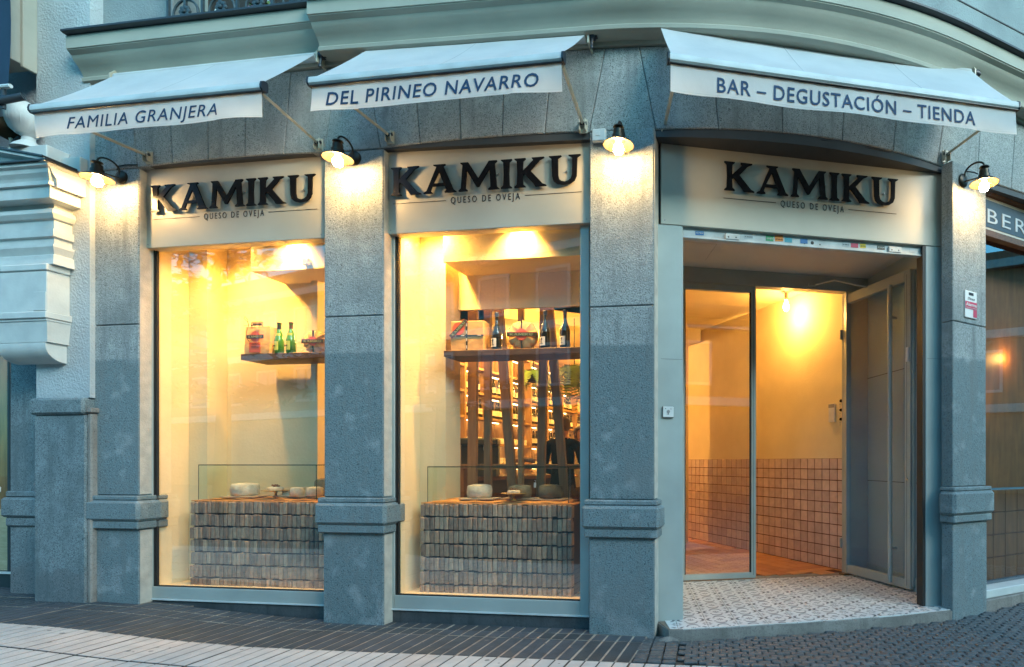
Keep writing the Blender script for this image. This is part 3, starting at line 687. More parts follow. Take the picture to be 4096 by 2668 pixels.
# wrapped round cheeses
def wrapped(x, y, z, r, d, label, pm, pan=0):
    F = FL @ T(x, y, z + r) @ Rz(pan) @ Rx(90)
    t = thing('wrapped_cheese', FL @ T(x, y, z), label, 'wrapped cheese'); rnd = random.Random(int(x * 100))
    ph = [rnd.uniform(0, 6) for _ in range(5)]
    prof = [(.001, d), (r * .5, d * .98), (r * .80, d * .86), (r * .95, d * .62), (r, d * .3), (r, -d * .3), (r * .93, -d * .7), (r * .6, -d), (.001, -d)]
    mb = MB().lathe(F, prof, 48, caps=False)
    for i, v in enumerate(mb.v):
        l = F.inverted() @ v; a = math.atan2(l.y, l.x); rr = math.hypot(l.x, l.y)
        k = (.0032 * math.sin(9 * a + ph[0]) + .0028 * math.sin(17 * a + ph[1] + rr * 60) + .002 * math.sin(29 * a + ph[2])) * min(1, rr / r)
        l.x *= 1 + k / r; l.y *= 1 + k / r; l.z += k * .9; mb.v[i] = F @ l
    obj('paper', mb, 'kraft', t)
    Q = FL @ T(x, y, z + r) @ Rz(pan)
    obj('ribbon', MB().box(Q, -.005, .005, -d - .004, -d + .012, -r * .95, r * .95), 'black_band', t)
    kband(Q, 0, 0, r * 1.95, .030, r * .40, -d - .005, t, 0, pm)
    obj('band_return', MB().box(Q, r * .97, r * 1.0, -d, d * .2, -.016, .016), 'black_band', t)
wrapped(1.318, .31, 2.174, .098, .045, 'round paper wrapped cheese with red label, left window shelf', 'gold_print', 6)
wrapped(3.165, .31, 2.155, .118, .05, 'round paper wrapped cheese with black band, middle window shelf', 'green_print', 8)
# wrapped box
F = FL @ T(2.56, .27, 2.155)
bx = thing('wrapped_box', F, 'square brown paper parcel with crossed black ribbons and slanted label', 'parcel')
mb = MB().box(F, 0, .285, 0, .11, 0, .245, .006); obj('paper', mb, 'kraft', bx)
rb = MB().box(F, .135, .147, -.002, .112, -.0, .247).box(F, -.002, .287, -.0035, -.0015, .118, .130); obj('ribbon', rb, 'black_band', bx)
rp = MB()
for k in range(4):
    rp.box(F, .137, .145, -.0042, -.0036, .02 + k * .06, .045 + k * .06)
    if k != 2: rp.box(F, .02 + k * .072, .05 + k * .072, -.0045, -.0040, .121, .127)
obj('ribbon_print', rp, 'white_label', bx)
kband(F, .072, .182, .19, .032, .052, -.0055, bx, 45, 'green_print')
so = thing('wall_socket', FL @ T(1.33, .20, 2.90), 'white square socket on the bulkhead above the left shelf', 'socket')
obj('housing', MB().box(FL, 1.305, 1.36, .16, .199, 2.885, 2.94, .003), 'white_plastic', so)
obj('insert', MB().lathe(FL @ T(1.332, .1595, 2.913) @ Rx(90), [(.019, 0), (.019, .001), (.014, -.006), (.001, -.006)], 20), 'grey_plastic', so)

# ================================================================== signs
def sign(F, x0, x1, z0, z1, lx0, lx1, label):
    t = thing('shop_sign', F @ T(x0, 0, z0), label, 'sign', 'cheese shop fascia signs')
    obj('panel', MB().box(F, x0, x1, 0, .025, z0, z1, .004).box(F, x0 + .0005, x1 - .0005, .0255, .095, z0 + .0, z0 + .012).box(F, x0 + .001, x0 + .02, .0255, .14, z0 + .013, z1 - .002).box(F, x1 - .02, x1 - .001, .0255, .14, z0 + .013, z1 - .002), 'sign_panel', t)
    sc = MB()
    for xx in (x0 + .03, x1 - .03):
        for zz in (z0 + .03, z1 - .03): sc.lathe(F @ T(xx, -.0005, zz) @ Rx(90), [(.006, 0), (.005, .002), (.001, .0025)], 8)
    obj('screws', sc, 'grey_plastic', t, kind='stuff')
    kamiku(F, lx0, lx1, z0 + .285, .217, -.028, -.016, t)
    k = (lx1 - lx0) / 1.5; m = (lx0 + lx1) / 2
    obj('pin', MB().box(F, lx0 + .04, lx0 + .05, -.0155, -.0005, z0 + .38, z0 + .39).box(F, lx1 - .12, lx1 - .11, -.0155, -.0005, z0 + .38, z0 + .39).box(F, m - .1, m - .09, -.0155, -.0005, z0 + .40, z0 + .41).box(F, m + .1, m + .11, -.0155, -.0005, z0 + .40, z0 + .41), 'steel', t)
    obj('line', MB().box(F, lx0, m - .315 * k, -.0025, -.0005, z0 + .232, z0 + .2355), 'black_print', t)
    obj('line', MB().box(F, m + .315 * k, lx1, -.0025, -.0005, z0 + .232, z0 + .2355), 'black_print', t)
    letters('letter', text_mb(F, 'QUESO DE OVEJA', m - .275 * k, m + .275 * k, z0 + .208, .050, -.0025, -.0005, space=1.5), 'black_print', t)
sign(FL, 0, 1.648, 3.027, 3.686, .085, 1.585, 'beige KAMIKU sign over the left shop window')
sign(FL, 2.186, 3.822, 3.027, 3.684, 2.235, 3.755, 'beige KAMIKU sign over the middle shop window')
sign(FD, 0, 2.369, 3.024, 3.669, .48, 1.925, 'wide beige KAMIKU sign over the open entrance')
# thin black cables round the signs
def cable(pts, label, r=.005):
    tag(obj('cable', MB().tube(pts, r, 6), 'rubber'), label, 'cable')
cable([FL @ Vector(p) for p in ((-.19, -.065, 3.66), (-.17, -.067, 3.69), (-.10, -.066, 3.695), (.0, -.064, 3.69), (.015, -.03, 3.688))], 'black cable from the leftmost wall lamp to its sign')
cable([FD @ Vector(p) for p in ((2.37, -.01, 3.66), (2.45, -.05, 3.64), (2.56, -.10, 3.61), (2.60, -.10, 3.60))], 'black cable from the entrance sign to the rightmost wall lamp')
cable([FD @ Vector(p) for p in ((.03, .01, 3.674), (.3, -.08, 3.672), (.8, -.16, 3.676), (1.2, -.19, 3.676), (1.7, -.15, 3.674), (2.1, -.06, 3.672), (2.34, .02, 3.670))], 'black cable along the underside of the stone arch over the entrance')
cable([FL @ Vector(p) for p in ((4.30, .0, 3.66), (4.298, -.01, 3.45), (4.302, -.0, 3.25), (4.298, -.01, 3.03))], 'black cable hanging beside the left end of the entrance sign', .008)

# ================================================================== awnings
def awning(F, rx0, rx1, ry, rz, bx0, bx1, by, bz, txt, tx0, tx1, mounts, label, shear=.0, th=.085, seed=1, rz2=None, my=-.06, toff=.010):
    rz2 = rz if rz2 is None else rz2
    t = thing('awning', F @ T(rx0, ry, rz), label, 'awning', 'white shop awnings'); rnd = random.Random(seed); p = [rnd.uniform(0, 6) for _ in range(6)]
    def canvas(u, v):
        xt = rx0 + .02 + (rx1 - rx0 - .05) * u; xb = bx0 + .015 + (bx1 - bx0 - .03) * u
        x = xt + (xb - xt) * v; zt_ = rz + .035 + (rz2 - rz) * u
        sag = -.012 * math.sin(math.pi * v) * (1 + .3 * math.sin(9 * u + p[0])) - .002 * math.sin(40 * u + p[1]) * math.sin(math.pi * v)
        return F @ Vector((x, ry + (by - ry) * v, zt_ + (bz + .036 - zt_) * v + sag))
    obj('canvas', MB().grid(canvas, 40, 12), 'awning_cloth', t)
    for us in ((.36, .71) if rx1 - rx0 > 2.2 else (.52,)):
        obj('seam', MB().grid(lambda u, v, us=us: canvas(us + .004 * (u - .5), v) + Vector((0, -.0009, .0009)), 1, 12), 'awning_seam', t)
    obj('roller', MB().tube([F @ Vector((rx0, ry, rz)), F @ Vector((rx1 - .03, ry, rz2))], .033, 14), 'awning_cloth', t)
    br = MB()
    for x, z in ((rx0 - .02, rz), (rx1 - .005, rz2)):
        br.poly(F @ T(x, 0, 0) @ Rz(90), [[(ry + .02 - .06, z - .06), (ry + .02 + .10, z - .08), (ry + .02 + .10, z + .06), (ry + .02 - .02, z + .065), (ry + .02 - .06, z + .02)]], -.006, .006)
    obj('bracket', br, 'beige_metal', t)
    g = MB().lathe(F @ T(rx1 + .005, ry - .01, rz2) @ Ry(90), [(.03, 0), (.03, .03), (.018, .035), (.018, .05)], 14).tube([F @ Vector((rx1 + .02, ry - .02, rz2 - .02)), F @ Vector((rx1 + .02, ry - .03, rz2 - .075))], .009, 6)
    g.lathe(F @ T(rx1 + .02, ry - .03, rz2 - .105) @ Rx(0), [(.001, 0), (.012, .006), (.014, .016), (.008, .03)], 10)
    obj('gear_box', g, 'dark_plastic', t)
    prof = [(-.022, -.030), (-.034, -.018), (-.036, .0), (-.030, .022), (-.012, .034), (.012, .036), (.02, .022), (.02, -.02), (.012, -.030)]
    fb = [lambda y, z: F @ Vector((bx0, by + y, bz + z)), lambda y, z: F @ Vector((bx1, by + y, bz + z))]
    obj('front_bar', MB().sweep(fb, prof), 'awning_metal', t)
    gr = [(-.0365, -.014), (-.038, -.014), (-.038, -.011), (-.0365, -.011)]
    obj('groove', MB().sweep([lambda y, z: F @ Vector((bx0 + .002, by + y, bz + z)), lambda y, z: F @ Vector((bx1 - .002, by + y, bz + z))], [(-.028, -.0305), (-.028, -.0335), (.008, -.0335), (.008, -.0305)], smooth=False), 'dark_plastic', t)
    for x, s in ((bx0, -1), (bx1, 1)):
        a = [lambda y, z, x=x: F @ Vector((x, by + y * 1.12, bz + z * 1.12)), lambda y, z, x=x, s=s: F @ Vector((x + s * .012, by + y * 1.1, bz + z * 1.1))]
        obj('end_cap', MB().sweep(a, prof), 'dark_plastic', t)
    zt_, zb_ = bz - .036, bz - .205
    def wob(x, z):
        d = (zt_ - z) / .17
        e = min(x - bx0, bx1 - x)
        return -.010 + d * (.006 * math.sin(2.1 * x + p[2]) + .004 * math.sin(5.3 * x + p[3])) + d * d * .012 * math.sin(9 * x + p[4]) * (1 if e < .35 else .35) + .0012 * math.sin(46 * x + p[5]) * max(0, 1 - d * 2.5)
    def val(u, v):
        x = bx0 + .008 + (bx1 - bx0 - .016) * u; z = zt_ + (zb_ - zt_) * v
        z += .0025 * math.sin(7 * x + p[1]) * v + (.010 * math.exp(-((x - bx0) / .12) ** 2) - .012 * math.exp(-((bx1 - x) / .1) ** 2)) * v * 0
        x2 = x + (-.018 * v if u < .02 else 0) * 0
        return F @ Vector((x2, by + wob(x, z), z))
    v = obj('valance', MB().grid(val, 90, 8), 'awning_cloth', t)
    mb = MB()
    mb.grid(lambda u, w: (lambda x, z: F @ Vector((x, by + wob(x, z) - .0016, z)))(bx0 + .01 + (bx1 - bx0 - .02) * u, zb_ + .012 + .0015 * w), 90, 1)
    obj('hem', mb, 'awning_metal', v)
    letters('letter', text_mb(F, txt, tx0, tx1, (zt_ + zb_) / 2 - th * .5 - .006, th, by - .0045, by - .0028, off=toff, shear=shear, space=1.12, fn=wob), 'navy_print', t)
    for (mx, mz, fx) in mounts:
        a = obj('arm', MB().tube([F @ Vector((mx, my - .03, mz)), F @ Vector((fx, by + .02, bz - .025))], .0125, 4, smooth=False), 'beige_metal', t)
        obj('arm_bracket', MB().box(F, mx - .026, mx - .018, my - .045, my - .001, mz - .05, mz + .03, .003).box(F, mx + .018, mx + .026, my - .045, my - .001, mz - .05, mz + .03, .003).box(F, mx - .03, mx + .03, my - .012, my, mz - .06, mz + .04, .003), 'beige_metal', a)
        obj('pivot', MB().lathe(F @ T(mx - .03, my - .032, mz) @ Ry(90), [(.012, 0), (.012, .06)], 12), 'dark_plastic', a)
awning(FL, -.124, 1.712, -.12, 4.375, -.125, 1.735, -.665, 3.80, 'FAMILIA GRANJERA', .175, 1.395, ((.12, 3.748, -.02), (1.658, 3.735, 1.70)), 'white awning over the left window reading FAMILIA GRANJERA', shear=.18, seed=3, toff=0)
awning(FL, 2.104, 3.859, -.12, 4.365, 2.095, 3.852, -.665, 3.80, 'DEL PIRINEO NAVARRO', 2.215, 3.695, ((2.259, 3.75, 2.20), (3.791, 3.715, 3.84)), 'white awning over the middle window reading DEL PIRINEO NAVARRO', shear=.13, th=.088, seed=5, rz2=4.31)
awning(FD, -.054, 2.527, -.13, 4.385, -.06, 2.45, -.69, 3.785, 'BAR – DEGUSTACIÓN – TIENDA', .25, 2.115, ((.015, 3.71, .0), (2.33, 3.745, 2.38)), 'wide white awning over the entrance reading BAR DEGUSTACION TIENDA', th=.092, seed=8, my=-.05)

# ================================================================== wall lamps
def lamp(F, label, e=36, az=0):       # F: origin at the wall plate, -y out of the wall
    t = thing('wall_lamp', F, label, 'lamp', 'lit bulb lamps on the stone pillars')
    obj('back_plate', MB().lathe(F @ Rx(90), [(.054, 0), (.054, .012), (.046, .020), (.015, .024), (.001, .024)], 24), 'lamp_metal', t)
    pr = .185
    arc = [F @ Vector((0, -.018, .005)), F @ Vector((0, -.022, .035))] + [F @ Vector((0, -.104 + .081 * math.cos(a), .045 + .055 * math.sin(a))) for a in [math.pi * k / 12 for k in range(0, 13)]] + [F @ Vector((0, -pr, .03))]
    obj('gooseneck', MB().tube(arc, .0075, 8), 'lamp_metal', t)
    obj('strut', MB().tube([F @ Vector((0, -.02, -.012)), F @ Vector((0, -pr + .035, -.03))], .006, 6), 'lamp_metal', t)
    Q = F @ T(0, -pr, 0)
    obj('neck', MB().lathe(Q, [(.001, .045), (.034, .040), (.038, .032), (.022, .024), (.020, .018), (.036, .012), (.037, -.002), (.036, -.022), (.044, -.024), (.046, -.048), (.050, -.052), (.050, -.060)], 22), 'lamp_metal', t)
    sh = obj('shade', MB().lathe(Q, [(.048, -.056), (.075, -.066), (.096, -.082), (.106, -.090), (.108, -.094), (.104, -.094)], 32, caps=False), 'lamp_metal', t)
    obj('shade_lining', MB().lathe(Q, [(.047, -.060), (.074, -.070), (.094, -.086), (.1035, -.0935)], 32, caps=False), 'lamp_white', t)
    obj('globe', MB().lathe(Q, [(.040, -.066), (.058, -.076), (.068, -.098), (.072, -.125), (.066, -.158), (.048, -.182), (.022, -.196), (.001, -.199)], 26, caps=False), 'globe_glass', t)
    b = obj('bulb', MB().lathe(Q, [(.014, -.062), (.018, -.078), (.032, -.100), (.036, -.122), (.028, -.146), (.001, -.158)], 18, caps=False), 'lamp_bulb', t)
lamp(FL @ T(-.145, -.06, 3.595), 'lit wall lamp on the leftmost pillar beside the left KAMIKU sign', 9)
lamp(FL @ T(1.955, -.06, 3.605), 'lit wall lamp on the pillar between the two shop windows', 10)
lamp(FL @ T(4.10, -.06, 3.545), 'lit wall lamp on the pillar between middle window and entrance', 10)
lamp(F4 @ T(.13, -.0, 3.53), 'lit wall lamp on the rightmost pillar beside the alarm sign', 9)
jb = thing('junction_box', FL @ T(3.93, -.075, 3.62), 'small white junction box left of the lamp on the third pillar', 'junction box')
obj('box', MB().box(FL, 3.865, 3.965, -.10, -.061, 3.575, 3.665, .006), 'white_plastic', jb)
obj('button', MB().box(FL, 3.895, 3.925, -.104, -.101, 3.612, 3.642, .001), 'white_plastic', jb)
# alarm plate
al = thing('alarm_sign', F4 @ T(.235, -.003, 2.44), 'red and white Alarma plate on the rightmost pillar', 'sign')
obj('plate', MB().box(F4, .150, .315, -.012, -.002, 2.43, 2.65, .003), 'white_plastic', al)
obj('red_field', MB().box(F4, .152, .313, -.0136, -.0126, 2.502, 2.562).box(F4, .262, .313, -.0136, -.0126, 2.44, 2.5), 'pink_sticker', al)
obj('logo', MB().box(F4, .20, .265, -.0136, -.0126, 2.615, 2.637), 'black_print', al)
obj('lettering', text_mb(F4, 'Alarma', .160, .306, 2.526, .026, -.0150, -.0140, off=.02), 'white_plastic', al)
obj('lettering', text_mb(F4, 'Con aviso a Policía', .160, .306, 2.508, .010, -.0150, -.0140), 'white_plastic', al)
obj('lettering', text_mb(F4, 'Direct', .185, .285, 2.578, .020, -.0138, -.0126, shear=.4), 'black_print', al)

# ================================================================== entrance
def D(*a, **k): return MB().box(FD, *a, **k)
ent = obj('door_jamb', MB().box(FD, -.085, .165, .0, .12, -.02, 3.02, .004).box(FD, .1655, .172, .02, .09, .07, 3.02), 'frame_paint', bld)
obj('door_jamb', MB().box(FD, 2.19, 2.41, -.0, .10, .06, 3.02, .004), 'frame_paint', bld)
obj('seam', MB().box(FD, .0, .163, -.0015, .0005, 2.02, 2.0215).box(FD, 2.20, 2.374, -.0015, .0005, 2.10, 2.1015), 'joint' if 'joint' in MAT else 'granite_joint', ent)
obj('track', MB().box(FD, 2.165, 2.189, .005, .09, .06, 3.02), 'rubber', ent)
ra = obj('shutter_rail', MB().box(FD, .166, 2.2, .035, .055, 2.955, 3.06).box(FD, .166, 2.2, .020, .075, 2.942, 2.954, .003), 'rail_white', bld)
for x in (.50, 1.87):
    obj('rail_bracket', D(x, x + .11, .015, .034, 2.955, 3.0, c=.003), 'rail_white', ra)
    obj('screw', MB().lathe(FD @ T(x + .025, .0148, 2.972) @ Rx(90), [(.006, 0), (.001, .003)], 8).lathe(FD @ T(x + .085, .0148, 2.972) @ Rx(90), [(.006, 0), (.001, .003)], 8), 'rubber', ra)
for x, wd, h, m, tx in ((.27, .065, .03, 'blue_sticker', '652 77 88 67'), (.655, .07, .04, 'grey_sticker', '91 444 94 91'), (.83, .062, .042, 'green_sticker', 'CERRAJEROS'), (.905, .066, .045, 'orange_sticker', '637 481 156'), (.985, .06, .036, 'teal_sticker', None), (1.115, .06, .036, 'blue_sticker', None),
                        (1.47, .06, .045, 'grey_sticker', '91 505 31'), (1.545, .062, .034, 'pink_sticker', None), (1.625, .05, .035, 'yellow_sticker', '02 17 31'), (1.775, .066, .034, 'black_band', '671 064 685'), (2.06, .05, .028, 'grey_sticker', None)):
    s = obj('sticker', MB().box(FD @ T(x, 0, 2.985) @ Ry(random.uniform(-5, 5)), 0, wd, .0325, .0345, -.012, h - .012), m); tag(s, {'blue_sticker': 'blue', 'grey_sticker': 'pale grey', 'green_sticker': 'green', 'orange_sticker': 'orange', 'teal_sticker': 'teal', 'pink_sticker': 'pink', 'yellow_sticker': 'yellow', 'black_band': 'black'}[m] + ' tradesman sticker on the shutter rail ' + ('with printed number ' + tx if tx and tx[0] in '0123456789' else ('reading ' + tx if tx else ('near the middle' if x < 1.1 else 'right of the middle' if x < 2 else 'at its right end'))), 'sticker', 'stickers on the shutter rail')
    if tx: obj('print', text_mb(FD, tx, x + .005, x + wd - .005, 2.985, .011, .0308, .0320), 'white_label' if m in ('blue_sticker', 'green_sticker', 'black_band') else 'black_print', s)
obj('keyhole', MB().lathe(FD @ T(1.215, .0345, 2.985) @ Rx(90), [(.014, 0), (.010, .006), (.001, .006)], 14).lathe(FD @ T(1.15, .0345, 2.975) @ Rx(90), [(.006, 0), (.001, .002)], 10).lathe(FD @ T(1.28, .0345, 2.975) @ Rx(90), [(.006, 0), (.001, .002)], 10), 'rubber', ra)

# vestibule shell
ve = obj('vestibule_ceiling', D(-.3, 2.75, .080, 1.49, 3.185, 3.22), 'ceiling_white', bld)
obj('hatch_joint', D(.28, .284, .75, 1.18, 3.1835, 3.1845).box(FD, .62, .624, .75, 1.18, 3.1835, 3.1845).box(FD, .28, .624, .748, .751, 3.1835, 3.1845), 'grey_plastic', ve)
obj('vestibule_wall', MB().box(FD, -.32, -.2, .12, 1.50, .0, 3.2), 'grey_wall', bld)
sw = obj('vestibule_wall', MB().box(FD, 2.43, 2.52, .10, 1.60, .06, 3.2), 'panel_grey', bld)
for z in (1.06, 2.13): obj('panel_joint', D(2.4275, 2.432, .10, 1.5, z, z + .006), 'rubber', sw)
obj('skirting', D(2.418, 2.429, .12, 1.48, .078, .20), 'frame_paint', sw)
hd = obj('header', D(-.3, 2.429, 1.40, 1.50, 3.035, 3.184), 'frame_paint', bld)
obj('header_edge', D(-.3, 2.429, 1.392, 1.3995, 3.170, 3.182).box(FD, 2.185, 2.429, 1.40, 1.50, .08, 3.03), 'frame_paint', hd)
def leaf(name, F, w, zb_, zt_, gl, st=.048, handle=False, dep=.05):
    p = obj(name, MB().box(F, 0, st, 0, dep, zb_, zt_, .003).box(F, w - st, w, 0, dep, zb_, zt_, .003).box(F, st, w - st, .0, dep, zt_ - st * 1.3, zt_, .003).box(F, st, w - st, 0, dep, zb_, zb_ + st * 1.15, .003), 'frame_paint', bld)
    obj('bead', MB().box(F, st, st + .012, .012, dep - .01, zb_ + st * 1.15, zt_ - st * 1.3).box(F, w - st - .012, w - st, .012, dep - .01, zb_ + st * 1.15, zt_ - st * 1.3), 'rubber', p)
    obj('groove', MB().box(F, st * .62, st * .62 + .003, -.0008, .001, zb_ + .03, zt_ - .04).box(F, w - st * .62, w - st * .62 + .003, -.0008, .001, zb_ + .03, zt_ - .04), 'rubber', p)
    obj('glass', MB().box(F, st + .001, w - st - .001, .02, .028, zb_ + st * 1.15 + .001, zt_ - st * 1.3 - .001), gl, p)
    return p
leaf('fixed_door', FD @ T(.415, 1.40, 0), .785, .085, 3.03, 'shop_glass')
hx, hy, ox, oy = 2.178, 1.487, 2.375, .52
ang = math.degrees(math.atan2(oy - hy, ox - hx)); LN = math.hypot(ox - hx, oy - hy)
FO = FD @ T(hx, hy, 0) @ Rz(ang)
# leaf local x runs from hinge to free edge; its -y side faces the passage
od = leaf('open_door', FO @ T(0, -.0, 0), LN, .095, 3.01, 'door_glass', st=.075, dep=.055)
obj('handle', MB().tube([FO @ Vector((LN - .18, -.075, .14)), FO @ Vector((LN - .18, -.075, 2.90))], .021, 14).tube([FO @ Vector((LN - .18, -.075, .45)), FO @ Vector((LN - .18, .0, .45))], .012, 8).tube([FO @ Vector((LN - .18, -.075, 2.6)), FO @ Vector((LN - .18, .0, 2.6))], .012, 8), 'frame_paint', od)
obj('rebate', MB().box(FO, LN + .0005, LN + .018, .020, .095, .12, 3.0, .002), 'frame_paint', od)
obj('lock_plate', MB().box(FO, LN + .0005, LN + .003, .002, .018, .95, 1.38, .001), 'steel', od)
obj('keyhole', MB().lathe(FO @ T(LN - .04, -.001, 1.10) @ Rx(90), [(.012, 0), (.012, .010), (.001, .010)], 12), 'steel', od)
obj('sensor', MB().box(FO, LN - .045, LN - .012, -.016, -.001, 2.17, 2.30, .004), 'white_plastic', od)
obj('hinge', MB().tube([FO @ Vector((.0, -.012, .35)), FO @ Vector((0, -.012, .45))], .012, 8).tube([FO @ Vector((.0, -.012, 2.55)), FO @ Vector((0, -.012, 2.65))], .012, 8), 'frame_paint', od)
obj('closer_arm', MB().tube([FO @ Vector((.42, -.02, 2.99)), FD @ Vector((1.98, 1.25, 3.10)), FD @ Vector((1.82, 1.385, 3.08))], .010, 6).box(FD, 1.76, 1.84, 1.37, 1.399, 3.065, 3.09), 'frame_paint', od)
tag(obj('door_wedge', MB().box(FO, .03, .11, -.06, .10, .077, .094, .002), 'mid_wood'), 'small wooden wedge under the hinge side of the open door', 'wedge')
ks = thing('key_switch', FD @ T(.05, -.005, 1.60), 'small white key switch with arrows on the left door jamb', 'key switch')
obj('housing', MB().box(FD, .012, .092, -.022, -.001, 1.585, 1.665, .003), 'white_plastic', ks)
obj('frame_line', MB().box(FD, .010, .094, -.0105, -.0015, 1.583, 1.667, .002), 'rubber', ks)
obj('cylinder', MB().lathe(FD @ T(.052, -.0225, 1.628) @ Rx(90), [(.012, 0), (.012, .003), (.001, .003)], 14).box(FD, .047, .057, -.0255, -.0226, 1.605, 1.622), 'grey_plastic', ks)
obj('arrow', MB().poly(FD, [[(.028, 1.652), (.036, 1.652), (.032, 1.645)]], -.0235, -.0225).poly(FD, [[(.068, 1.645), (.076, 1.645), (.072, 1.652)]], -.0235, -.0225), 'black_print', ks)

# threshold, patterned tiles
front = [(-.30, .19), (-.03, -.02), (.02, -.235), (.12, -.25), (.45, -.258), (.80, -.256), (1.3, -.245), (1.8, -.215), (2.2, -.165), (2.36, -.140), (2.48, .02)]
out = [FD @ Vector((x, y, 0)) for x, y in front] + [FD @ Vector((2.48, 1.6, 0)), FD @ Vector((-.30, 1.6, 0))]
def sheet(pts, z0, z1):
    mb = MB(); n = len(pts); t = geometry.tessellate_polygon([[Vector((p.x, p.y, 0)) for p in pts]])
    vs = [Vector((p.x, p.y, z0)) for p in pts] + [Vector((p.x, p.y, z1)) for p in pts]
    return mb.add(vs, [tuple(f) for f in t] + [tuple(i + n for i in f) for f in t] + [(i, (i + 1) % n, (i + 1) % n + n, i + n) for i in range(n)])
th = obj('threshold', sheet(out, -.05, .066), 'threshold', bld)
tl = .222; TF = FD @ T(.0, 0, .066) @ Rz(-6)
tile = MB().box(FW, -.109, .109, -.109, .109, 0, .008, .0015)
def flat(mb, pts, z=.0088):
    n = len(pts); mb.add([Vector((x, y, z)) for x, y in pts], [tuple(range(n))])
def crescent(mb, cx, cy, a0, r, th_, half=72):
    N = 8
    for k in range(N):
        q = []
        for kk in (k, k + 1):
            u = -1 + 2 * kk / N; a = R(a0 + half * u); t_ = th_ * (1 - .55 * u * u)
            q.append(((cx + (r - t_ * .5) * math.cos(a), cy + (r - t_ * .5) * math.sin(a)), (cx + (r + t_ * .5) * math.cos(a), cy + (r + t_ * .5) * math.sin(a))))
        flat(mb, [q[0][0], q[0][1], q[1][1], q[1][0]])
tile.m = 1
for k in range(4): crescent(tile, .052 * math.cos(R(90 * k)), .052 * math.sin(R(90 * k)), 90 * k, .042, .021)
for k in range(4):
    a = R(45 + 90 * k); c, s_ = math.cos(a), math.sin(a)
    flat(tile, [(c * d - s_ * e, s_ * d + c * e) for d, e in ((.050, 0), (.061, -.011), (.074, 0), (.061, .011))])
tile.m = 2
for k in range(8):
    a = R(22.5 * 0 + 45 * k); c, s_ = math.cos(a), math.sin(a); l = .032 if k % 2 == 0 else .026
    flat(tile, [(c * d - s_ * e, s_ * d + c * e) for d, e in ((.010, 0), (l * .6, -.0065), (l, 0), (l * .6, .0065))])
flat(tile, [(.006 * math.cos(R(60 * k)), .006 * math.sin(R(60 * k))) for k in range(6)])
for qx in (-1, 1):
    for qy in (-1, 1):
        for a_, d0 in ((0, .012), (45, .012), (90, .012)):
            a = R(a_); c, s_ = math.cos(a), math.sin(a); pts_ = [(c * d - s_ * e, s_ * d + c * e) for d, e in ((.010, .001), (.022, -.004), (.040, .001), (.022, .007))]
            flat(tile, [(qx * (.108 - max(px, 0)), qy * (.108 - max(py, 0))) for px, py in pts_])
tile_me = mesh(tile, ['tile_white', 'tile_grey', 'tile_dark'], recalc=False, name='floor_tile')
def inside(p, poly):
    c = False; n = len(poly)
    for i in range(n):
        a, b = poly[i], poly[(i + 1) % n]
        if (a.y > p.y) != (b.y > p.y) and p.x < (b.x - a.x) * (p.y - a.y) / (b.y - a.y) + a.x: c = not c
    return c
inner = [FD @ Vector((x, y, 0)) for x, y in [(-.24, .30), (-.02, .0), (.02, -.225), (.12, -.24), (.45, -.248), (.80, -.246), (1.3, -.235), (1.8, -.205), (2.2, -.155), (2.355, -.128), (2.44, .05), (2.44, 1.42), (-.24, 1.42)]]
def clip(poly, me_pts):
    # Sutherland-Hodgman against a convex-ish outline, used for tiles cut at the edge of the step
    outp = me_pts
    n = len(poly)
    for i in range(n):
        a, b = poly[i], poly[(i + 1) % n]; inp = outp; outp = []
        side = lambda p: (b.x - a.x) * (p.y - a.y) - (b.y - a.y) * (p.x - a.x)
        for j in range(len(inp)):
            p, q = inp[j], inp[(j + 1) % len(inp)]; sp, sq = side(p), side(q)
            if sp >= 0: outp.append(p)
            if (sp >= 0) != (sq >= 0): outp.append(p + (q - p) * (sp / (sp - sq)))
        if not outp: return []
    return outp
for i in range(-3, 14):
    for j in range(-3, 9):
        M = TF @ T(i * tl, j * tl, 0); cs = [M @ Vector((sx * .109, sy * .109, 0)) for sx, sy in ((-1, -1), (1, -1), (1, 1), (-1, 1))]
        k = sum(inside(c, inner) for c in cs)
        if k == 4: inst('floor_tile', tile_me, M, th)
        elif k > 0 or inside(M @ Vector((0, 0, 0)), inner):
            pc = clip([FD @ Vector(v) for v in ((.03, -.222, 0), (.12, -.240, 0), (.45, -.248, 0), (.80, -.246, 0), (1.3, -.235, 0), (1.8, -.205, 0), (2.2, -.155, 0), (2.425, -.115, 0), (2.425, 1.40, 0), (.03, 1.40, 0))], cs)
            if len(pc) > 2:
                mb = MB(); sh_ = sheet(pc, .0665, .0742); mb.add(sh_.v, sh_.f); mb.m = 0
                # keep the printed motif where it lies on the cut tile
                Mi = M
                for f, mi in zip(tile.f, tile.mi):
                    if mi:
                        ws = [Mi @ tile.v[q] for q in f]
                        if all(inside(w_, pc) for w_ in ws): mb.m = mi; mb.add(ws, [tuple(range(len(ws)))])
                me = mesh(mb, ['tile_white', 'tile_grey', 'tile_dark'], M.inverted(), recalc=False, name='floor_tile'); inst('floor_tile', me, M, th)
obj('tile_bed', sheet(inner, .0655, .0705), 'tile_joint', th)

